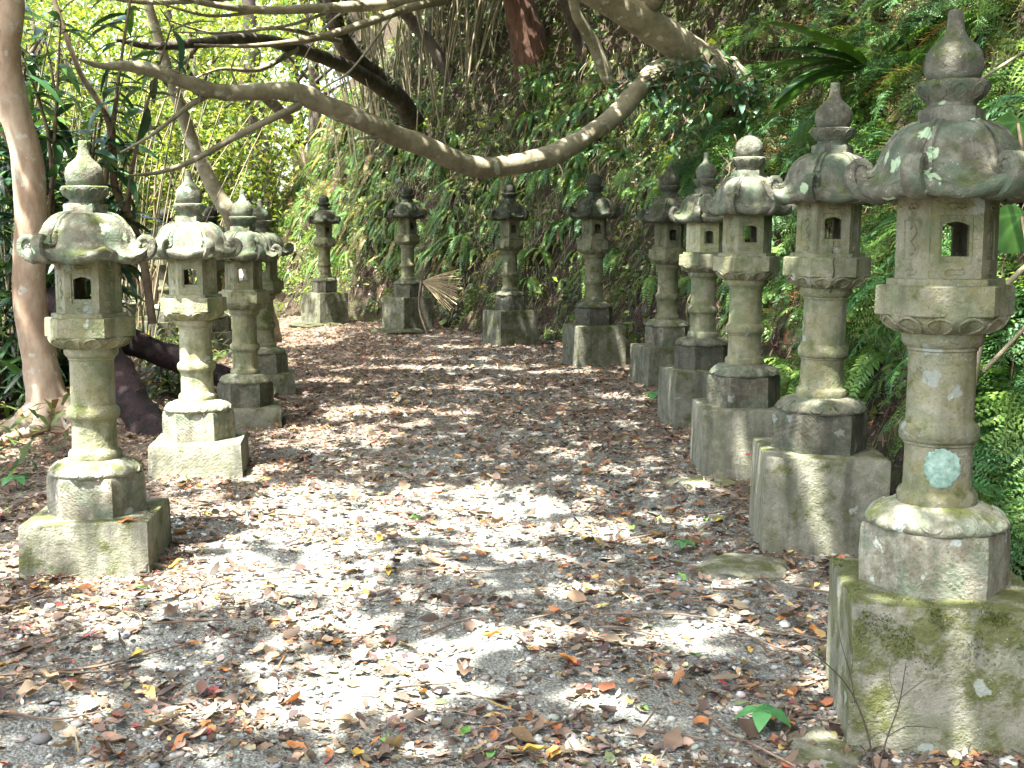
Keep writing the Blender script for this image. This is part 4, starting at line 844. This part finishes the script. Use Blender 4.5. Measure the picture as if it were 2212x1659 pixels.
# ------------------------------------------------------------------ uncountable undergrowth on the bank
def bank_points(n, dens_y=None):
    P = []
    while sum(len(p) for p in P) < n:
        m = n; y = 2.5+26*RNG.uniform(0, 1, m)**1.15; x = RNG.uniform(-8, 7, m); s = sdist(x, y); k_ = (s > .05) & (s < 5.5) & (RNG.uniform(0, 1, m) < np.exp(-s*.25)); P.append(np.stack([x[k_], y[k_]], -1))
    P = np.concatenate(P)[:n]; z = hgt(P[:, 0], P[:, 1]); return np.concatenate([P, z[:, None]], 1)
n = 90000; P = bank_points(n); nn_ = hnormal(P[:, 0], P[:, 1]); lush = n3(P[:, 0]+P[:, 2], P[:, 1]*1.2+P[:, 2])+.5*n1(P[:, 0]*1.5+P[:, 2]*2, P[:, 1]+P[:, 2])
lush = lush+.7*n2(P[:, 0]*.7+P[:, 2], P[:, 1]*.7-P[:, 2]); sel = (lush > -.35) & ((P[:, 1] > 14) | (RNG.uniform(0, 1, n) < .55)); P = P[sel]; nn_ = nn_[sel]; n = len(P); out = nn_*RNG.uniform(.02, .12, (n, 1)); dr = nrm(nn_*np.array([1, 1, .2])+RNG.normal(0, .6, (n, 3))+np.array([0, 0, -.35]))
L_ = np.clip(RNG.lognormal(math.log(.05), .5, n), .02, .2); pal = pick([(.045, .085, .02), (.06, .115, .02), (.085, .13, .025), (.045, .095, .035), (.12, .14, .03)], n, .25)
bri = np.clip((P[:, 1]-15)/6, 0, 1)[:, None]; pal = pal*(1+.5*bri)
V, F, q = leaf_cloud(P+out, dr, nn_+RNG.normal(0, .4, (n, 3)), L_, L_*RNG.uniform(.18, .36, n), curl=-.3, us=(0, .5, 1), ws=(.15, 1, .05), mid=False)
o = link('undergrowth', np_mesh('undergrowth', V, F, M['leaf'], np.repeat(pal, q, 0))); tag(o, 'small green leaves covering the steep earth bank', 'undergrowth', None, 'stuff')
n = 26000; P = bank_points(n); P = P[(sdist(P[:, 0], P[:, 1]) > .3)]; n = len(P); nn_ = hnormal(P[:, 0], P[:, 1])
dr = nrm(nn_*np.array([.55, .55, 0])+np.array([0, 0, -1])+RNG.normal(0, .45, (n, 3)))
L_ = RNG.uniform(.10, .42, n); pal = pick([(.12, .085, .045), (.20, .155, .085), (.075, .05, .03), (.07, .085, .025), (.26, .21, .13), (.05, .035, .022)], n, .25)
V, F, q = leaf_cloud(P+nn_*RNG.uniform(.02, .14, (n, 1)), dr, nn_, L_, RNG.uniform(.0025, .006, n), curl=-.2, us=(0, .5, 1), ws=(1, .9, .2), mid=False)
o = link('dry_grass', np_mesh('dry_grass', V, F, M['litter'], np.repeat(pal, q, 0))); tag(o, 'dry brown grass and roots hanging down the earth bank', 'dry grass', None, 'stuff')
n = 42000; P = bank_points(n); P = P[(sdist(P[:, 0], P[:, 1]) > .08) & (n3(P[:, 0]+3, P[:, 1]*.8+P[:, 2])+.5*n1(P[:, 0], P[:, 1]+P[:, 2]) > -.1)]; n = len(P); nn_ = hnormal(P[:, 0], P[:, 1])
dr = nrm(nn_*np.array([.9, .9, 0])+np.array([0, 0, -.8])+RNG.normal(0, .35, (n, 3))); L_ = RNG.uniform(.05, .22, n)
V, F, q = leaf_cloud(P+nn_*RNG.uniform(.02, .12, (n, 1)), dr, nn_, L_, RNG.uniform(.003, .010, n), curl=-.45, us=(0, .4, .75, 1), ws=(.7, 1, .8, .1), mid=False)
o = link('moss_curtain', np_mesh('moss_curtain', V, F, M['leaf'], np.repeat(pick([(.06, .10, .02), (.085, .12, .025), (.05, .085, .025), (.11, .13, .03), (.13, .11, .05)], n, .25), q, 0))); tag(o, 'fine mossy green growth drooping down the earth bank', 'moss', None, 'stuff')
# ground cover in the left thicket
n = 14000; x = RNG.uniform(-11, -2.9, n); y = RNG.uniform(6, 26, n); ok = (x < -3.0-.12*np.clip(y-12, 0, 30)); x, y = x[ok], y[ok]; n = len(x); P = np.stack([x, y, hgt(x, y)+RNG.uniform(0, .25, n)], -1)
L_ = RNG.uniform(.06, .28, n); a = RNG.uniform(0, 2*PI, n)
V, F, q = leaf_cloud(P, np.stack([np.cos(a), np.sin(a), RNG.uniform(.1, 1.4, n)], -1), np.stack([-np.cos(a), -np.sin(a), np.ones(n)], -1), L_, L_*.09, curl=-.4, us=(0, .5, 1), ws=(.5, 1, .05), mid=False)
o = link('ground_cover', np_mesh('ground_cover', V, F, M['leaf'], np.repeat(pick([(.03, .06, .02), (.06, .09, .02), (.12, .10, .05), (.09, .12, .03)], n, .25), q, 0))); tag(o, 'tangled low growth on the ground of the left thicket', 'undergrowth', None, 'stuff')
#PART5
# ------------------------------------------------------------------ leaf litter, gravel, twigs
def path_pts(n, p=1.0):
    y = 2.6+21*RNG.uniform(0, 1, n)**1.6; cx = np.interp(y, [0, 10, 14, 20, 26], [-.1, -.2, -.8, -2.6, -4.5]); x = cx+RNG.uniform(-3.8, 3.2, n)-np.clip(y-17, 0, 9)*RNG.uniform(0, .5, n)
    s = sdist(x, y); k_ = s < .35; x, y = x[k_], y[k_]
    for lx, ly, *_r in LAN.values(): k_ = np.hypot(x-lx, y-ly) > .30; x, y = x[k_], y[k_]
    return x, y
x, y = path_pts(240000); edge = np.clip(np.abs(x+.25)/1.7, 0, 1.4); dens = .40+.34*edge+.40*np.clip((y-5.0)/5, 0, 1)+.30*n1(x*.8, y*.8)+.16*n2(x, y)
for lx, ly, *_r in LAN.values(): dens = dens+.5*np.exp(-((np.hypot(x-lx, y-ly)-.38)/.16)**2)
ok = RNG.uniform(0, 1, len(x)) < dens; x, y = x[ok], y[ok]; n = len(x)
P = np.stack([x, y, hgt(x, y)+RNG.uniform(.002, .016, n)], -1); a = RNG.uniform(0, 2*PI, n)
L_ = np.clip(RNG.lognormal(math.log(.024), .55, n), .008, .09); WF = RNG.uniform(.16, .36, n); thin = RNG.uniform(0, 1, n) < .25; WF = np.where(thin, .03, WF); L_ = np.where(thin, L_*1.6, L_); N = np.stack([RNG.normal(0, .33, n), RNG.normal(0, .33, n), np.ones(n)], -1)
LP = [(.125, .09, .062), (.085, .063, .047), (.19, .14, .095), (.28, .215, .15), (.045, .032, .026), (.36, .29, .21), (.24, .10, .045), (.32, .16, .06), (.36, .27, .10), (.25, .07, .06), (.13, .16, .06)]
pr = np.array([.22, .20, .16, .10, .15, .05, .04, .03, .015, .02, .010]); pr /= pr.sum()
V, F, q = leaf_cloud(P, np.stack([np.cos(a), np.sin(a), RNG.normal(0, .15, n)], -1), N, L_, L_*WF, curl=RNG.normal(.06, .17, n), fold=RNG.uniform(-.1, .45, n), us=(0, .25, .55, .82, 1), ws=(.05, .8, 1, .6, .03), wav=.12)
V[:, 2] = np.maximum(V[:, 2], hgt(V[:, 0], V[:, 1])+.0015)
o = link('leaf_litter', np_mesh('leaf_litter', V, F, M['litter'], np.repeat(pick(LP, n, .22, pr), q, 0))); tag(o, 'brown dead leaves strewn over the gravel path', 'leaf litter', None, 'stuff')
# pebbles
ico = [(-.53, 0, .85), (.53, 0, .85), (-.53, 0, -.85), (.53, 0, -.85), (0, .85, .53), (0, .85, -.53), (0, -.85, .53), (0, -.85, -.53), (.85, .53, 0), (-.85, .53, 0), (.85, -.53, 0), (-.85, -.53, 0)]
icf = [(0, 4, 1), (0, 9, 4), (9, 5, 4), (4, 5, 8), (4, 8, 1), (8, 10, 1), (8, 3, 10), (5, 3, 8), (5, 2, 3), (2, 7, 3), (7, 10, 3), (7, 6, 10), (7, 11, 6), (11, 0, 6), (0, 1, 6), (6, 1, 10), (9, 0, 11), (9, 11, 2), (9, 2, 5), (7, 2, 11)]
y = 2.6+9*RNG.uniform(0, 1, 24000)**1.5; x = RNG.uniform(-2.6, 1.9, 24000); ok = (sdist(x, y) < 0) & (RNG.uniform(0, 1, 24000) < .6+.5*n1(x+9, y)); x, y = x[ok], y[ok]; n = len(x)
r = np.clip(RNG.lognormal(math.log(.0075), .45, n), .003, .028); B = np.array(ico)[None]*(1+RNG.normal(0, .16, (n, 12, 1)))*np.stack([RNG.uniform(.8, 1.4, n), RNG.uniform(.7, 1.1, n), RNG.uniform(.4, .75, n)], -1)[:, None]
a = RNG.uniform(0, 2*PI, n); ca, sa = np.cos(a)[:, None], np.sin(a)[:, None]; B = np.stack([B[..., 0]*ca-B[..., 1]*sa, B[..., 0]*sa+B[..., 1]*ca, B[..., 2]], -1)
V = (B*r[:, None, None]+np.stack([x, y, hgt(x, y)+r*.2], -1)[:, None]).reshape(-1, 3); F = (np.array(icf)[None]+(np.arange(n)*12)[:, None, None]).reshape(-1, 3)
def stone_attr():
    m, nt, out = new_mat('pebble'); at = nd(nt, 'ShaderNodeAttribute', attribute_name='Col'); p = nd(nt, 'ShaderNodeBsdfPrincipled', {'Base Color': at.outputs[0], 'Roughness': .85}); nt.links.new(p.outputs[0], out.inputs[0]); return m
M['pebble'] = stone_attr()
o = link('gravel', np_mesh('gravel', V, F, M['pebble'], np.repeat(pick([(.20, .22, .20), (.28, .30, .27), (.15, .16, .145), (.36, .37, .34), (.20, .18, .15), (.10, .10, .095)], n, .15), 12, 0))); tag(o, 'loose grey green gravel of the path', 'gravel', None, 'stuff')
# larger single leaves lying on the path
KINDS = [('brown', [(.15, .105, .07), (.10, .07, .05)], 70, .05, .105, .32, 'curled brown dead leaf lying on the path in the foreground'), ('tan', [(.34, .26, .17), (.26, .19, .12)], 60, .05, .10, .34, 'pale tan dead leaf lying on the path in the foreground'),
         ('orange', [(.38, .17, .05), (.30, .13, .05)], 36, .04, .09, .26, 'orange leaf lying on the path in the foreground'), ('yellow', [(.50, .36, .08), (.44, .30, .07)], 24, .05, .09, .24, 'yellow leaf lying on the path in the foreground'),
         ('red', [(.36, .04, .04), (.28, .05, .05)], 6, .03, .06, .30, 'small red leaf lying on the path in the foreground'), ('green', [(.10, .22, .05), (.16, .28, .06)], 16, .04, .08, .30, 'fresh green leaf lying on the path in the foreground')]
for kn, pal, num, l0, l1, wd, lab in KINDS:
    ms = []
    for i in range(6):
        r_ = random.Random(i*7+len(kn)); cu = r_.uniform(.0, .5) if kn in ('brown', 'tan') else r_.uniform(-.1, .2); us = np.linspace(0, 1, 9); ws = [.06, .45, .8, 1, .98, .85, .6, .32, .02]
        if kn in ('brown', 'tan'): ws = [max(.03, v*r_.uniform(.8, 1.15)) for v in ws]
        V, F, q = leaf_cloud(np.array([[-.5, 0, 0.]]), np.array([[1, 0, 0.]]), np.array([[0, 0, 1.]]), 1.0, wd, curl=cu, fold=r_.uniform(.1, .7), us=us, ws=ws)
        V = V+np.array([[0, 0, 1]])*(.05*np.sin(V[:, :1]*9+i)+.04*np.sin(V[:, 1:2]*17+i)); V[:, 2] -= V[:, 2].min()
        st = MB(); st.tube([(-.5, 0, V[:3, 2].mean()), (-.62, .02, .02), (-.78, .05, .01)], .010, 4, 2)
        b = len(V); V = np.concatenate([V, np.array(st.v)]); c0 = np.array(pal[i % 2])
        Fs = [tuple(b+j for j in f) for f in st.f if len(f) == 4]; F = np.concatenate([F, np.array(Fs)])
        ms.append(np_mesh('fallen_leaf', V, F, M['litter'], np.concatenate([np.tile(c0, (b, 1)), np.tile(c0*.7, (len(V)-b, 1))]), True))
    for i in range(num):
        for _t in range(40):
            yy = 3.3+5.2*random.random()**1.7; xx = random.uniform(-.43*yy-.05, min(.43*yy, 1.7))
            if all(math.hypot(xx-v[0], yy-v[1]) > .42 for v in LAN.values()): break
        o = link('fallen_leaf', ms[i % 6], None, (xx, yy, gz(xx, yy)+.012), (random.gauss(0, .28), random.gauss(0, .28), random.uniform(0, 6.28))); s = random.uniform(l0, l1); o.scale = (s, s, s)
        tag(o, lab, 'leaf', kn+' leaves in the foreground')
L1o = LOBJ['L1']
def lone_leaf(kn, pos, rz, s, lab):
    src = [m for m in bpy.data.meshes if m.name.startswith('fallen_leaf')][{'orange': 13, 'yellow': 20, 'brown': 1, 'red': 25}[kn]]
    o = link('fallen_leaf', src, None, pos, (.1, -.1, rz)); o.scale = (s, s, s); tag(o, lab, 'leaf'); return o
lone_leaf('orange', (-1.74, 5.34, -.038+.246+.008), .3, .085, 'orange-brown leaf resting on the low plinth of the nearest left lantern')
lone_leaf('red', (1.10, 5.53, .019+.46+.008), 1.3, .04, 'small red leaf resting on the tall plinth second from the right edge')
# twigs
for i in range(120):
    yy = 3.4+6.5*random.random()**1.4; xx = random.uniform(-.43*yy, min(.4*yy, 1.75)) if i % 3 else random.uniform(.7, 1.1+.12*yy)
    if any(math.hypot(xx-v[0], yy-v[1]) < .4 for v in LAN.values()): continue
    a = random.gauss(0, .7); l = random.uniform(.12, .55); pts = []
    for f in (-.5, -.2, .15, .5): qx, qy = xx+math.cos(a)*l*f+random.gauss(0, .015), yy+math.sin(a)*l*f+random.gauss(0, .015); pts.append((qx-xx, qy-yy, gz(qx, qy)+.012+random.random()*.012-gz(xx, yy)))
    mb = MB(); r0 = random.uniform(.0018, .0055); mb.tube(pts, [r0, r0, r0*.8, r0*.4], 5, 3)
    if i % 4 == 0: mb.tube([pts[1], (pts[2][0], pts[2][1]+.08, pts[2][2]+.015)], [r0*.7, r0*.3], 4, 2)
    o = link('twig', mb.mesh('twig', M['twig'], 70), None, (xx, yy, gz(xx, yy))); tag(o, 'thin dry twig lying among the leaves on the path', 'twig', 'twigs on the path')
# dead bare sapling in front of the nearest right plinth
sx, sy = 1.02, 3.22; mb = MB(); B0 = Vector((0, 0, -.02))
mb.tube([B0, (-.02, .01, .12), (-.07, .02, .25), (-.14, .03, .33), (-.24, .03, .40)], [0.0031, 0.0028, 0.0022, 0.0019, 0.0009], 5, 4)
mb.tube([(-.06, .02, .22), (-.075, .02, .30), (-.10, .02, .38), (-.115, .02, .44)], [0.0019, 0.0015, 0.0012, 0.0006], 5, 3); mb.tube([(-.075, .02, .30), (-.07, .02, .36), (-.085, .02, .42)], [0.0012, 0.0009, 0.0006], 4, 3)
mb.tube([B0, (.02, 0, .10), (.06, .01, .22), (.075, .01, .34)], [0.0031, 0.0025, 0.0019, 0.0009], 5, 4); mb.tube([(.065, .01, .24), (.10, .01, .27), (.14, .01, .30)], [0.0012, 0.0009, 0.0006], 4, 3); mb.tube([(.03, 0, .13), (.08, 0, .16), (.17, 0, .155)], [0.0015, 0.0012, 0.0006], 4, 3)
mb.tube([(.06, .01, .22), (.03, .01, .30), (.045, .01, .36)], [0.0012, 0.0009, 0.0006], 4, 3)
o = link('dead_sapling', mb.mesh('dead_sapling', M['bark_dark'], 70), None, (sx, sy, gz(sx, sy))); tag(o, 'bare branching twig standing in front of the nearest right plinth', 'twig')
# seedlings
for (dx, dy, yy, s, lab) in ((1648, 1590, 3.55, .09, 'small green seedling on the path left of the nearest right plinth'), (1478, 1195, 5.6, .06, 'tiny green seedling beside the flat mossy stone'), (1415, 880, 10.5, .13, 'green sprig leaning on the plinth of the fourth right lantern'), (30, 1010, 7.0, .10, 'green sprout at the left edge behind the nearest left lantern'), (640, 0, 0, 0, '')):
    if not lab: continue
    p = ray(dx, dy, yy); z = gz(p.x, p.y); t = thing('seedling', lab, 'seedling', (p.x, p.y, z)); m = 5; aa = np.arange(m)*2*PI/m+.6
    V, F, q = leaf_cloud(np.zeros((m, 3))+np.array([0, 0, s*.8]), np.stack([np.cos(aa), np.sin(aa), np.full(m, .15)], -1), np.tile([[0, 0, 1.]], (m, 1)), s*1.1, s*.33, curl=-.5, fold=.2, us=(0, .25, .5, .8, 1), ws=(.1, .8, 1, .55, .02))
    link('leaves', np_mesh('leaves', V, F, M['leaf'], np.repeat(pick([(.08, .24, .08)], m, .1), q, 0), True), t); mb = MB(); mb.tube([(0, 0, -.02), (.01, 0, s*.4), (0, 0, s*.82)], [.003, .0025, .002], 5, 2); link('stem', mb.mesh('stem', M['stem'], 70), t)
# half-buried stones
def rock(label, x, y, sx_, sy_, sz_, seed, tone=.9, mo=.6, mat='plinth'):
    import bmesh
    bm = bmesh.new(); bmesh.ops.create_icosphere(bm, subdivisions=4, radius=1.0)
    for v in bm.verts:
        c = v.co; f = 1+.22*noise.noise(c*1.3+Vector((seed*5, 0, 0)))+.08*noise.noise(c*4+Vector((seed, 3, 1))); v.co = Vector((c.x*sx_*f, c.y*sy_*f, math.copysign(abs(c.z)**.7, c.z)*sz_*f))
    me = bpy.data.meshes.new('rock'); bm.to_mesh(me); bm.free(); me.materials.append(M[mat]); me.shade_smooth()
    o = link('rock', me, None, (x, y, gz(x, y))); o.color = (tone, mo, .3, 1); tag(o, label, 'rock'); return o
rock('flat mossy stone half buried at the corner of the tall cracked plinth', 1.05, 5.3, .22, .20, .04, 1, .55, .55)
rock('low mossy stone half buried left of the nearest right plinth', .93, 3.42, .11, .18, .028, 2, .5, .55)
rock('flat stone under the front corner of the third right plinth', 1.12, 7.0, .2, .15, .03, 3)
rock('flat stone slab under the plinth beside the dead palm fan', -1.72, 18.25, .48, .36, .06, 4, .3, .8)
rock('flat stone slab under the plinth farthest along the bank', -3.25, 19.95, .46, .36, .05, 5, .3, .8)
# dead palm fans
def palm_fan(label, hub, ang0, ang1, Lf, col, seed, stalk):
    r_ = random.Random(seed); t = thing('dead_palm_fan', label, 'palm leaf', hub); V = []; F = []; n = 26
    for i in range(n):
        a = ang0+(ang1-ang0)*i/(n-1); l = Lf*r_.uniform(.75, 1.05); da = (ang1-ang0)/(n-1)*.5; yo = r_.gauss(0, .03)
        b = len(V); dp = .03*(1 if i % 2 else -1)
        for f in (.05, .5, 1.0):
            for s in (-1, 0, 1):
                aa = a+s*da*(1 if f < .8 else .45); V.append((l*f*math.cos(aa), -.10*f+yo*f+dp*f*(s == 0)*.7, l*f*math.sin(aa)-.10*f*f*Lf))
        for g in (0, 1):
            for s in (0, 1): F.append((b+g*3+s, b+g*3+s+1, b+g*3+s+4, b+g*3+s+3))
    c = np.repeat(pick([col, tuple(v*.75 for v in col)], n, .15), 9, 0)
    link('fan_blade', np_mesh('fan_blade', V, F, M['litter'], c), t); mb = MB(); mb.tube([(0, 0, 0)]+stalk, [.016]*len(stalk)+[.012], 6, 4); link('stalk', mb.mesh('stalk', M['twig'], 70), t)
p = ray(910, 608, 17.9); palm_fan('dead tan palm fan hanging beside the dark lantern at the back', p, -.75, .4, .60, (.62, .49, .32), 3, [(-.03, -.05, -.4), (.12, -.1, -.85), (.3, -.1, -1.25)])
p = hit(665, 375, 10); palm_fan('sun bleached dead palm leaf lying high on the bright slope', p+Vector((0, -.25, .1)), .9, 2.6, .55, (.55, .45, .35), 4, [(-.2, -.05, -.35), (-.4, -.02, -.7)])
# hanging vines and roots on the bank
for i in range(74):
    dx, dy = (random.uniform(880, 1420), random.uniform(-40, 420)) if i < 60 else (random.uniform(1450, 2200), random.uniform(120, 700))
    p = hit(dx, dy, 3.5); nn_ = hnormal(np.array([p.x]), np.array([p.y]))[0]; l = random.uniform(.3, .9)*max(p.y, 5)/12; o_ = Vector(nn_)*.14
    pts = [o_, o_*1.5+Vector((random.gauss(0, .05), 0, -l*.35)), o_*1.7+Vector((random.gauss(0, .08), -.05, -l*.7)), o_*1.4+Vector((random.gauss(0, .12), -.05, -l))]
    mb = MB(); mb.tube(pts, [.008, .007, .006, .003], 5, 4); o = link('vine', mb.mesh('vine', M['cane' if i % 2 else 'twig'], 70), None, p); tag(o, 'thin brown vine hanging down the earth bank', 'vine', 'vines on the bank')
for pts_, r_, lab in (([(2075, 1010), (2130, 690), (2190, 600), (2240, 560)], .012, 'bare cane leaning beside the large right lantern'), ([(2125, 800), (2165, 760), (2230, 690)], .009, 'thin tan stick poking out right of the large right lantern'), ([(2105, 180), (2160, 145), (2240, 95)], .007, 'pale bent twig beside the finial of the large right lantern')):
    mb = MB(); mb.tube([ray(a_, b_, 4.6+.1*i_) for i_, (a_, b_) in enumerate(pts_)], r_, 6, 4); o = link('stick', mb.mesh('stick', M['cane'], 70)); tag(o, lab, 'stick')
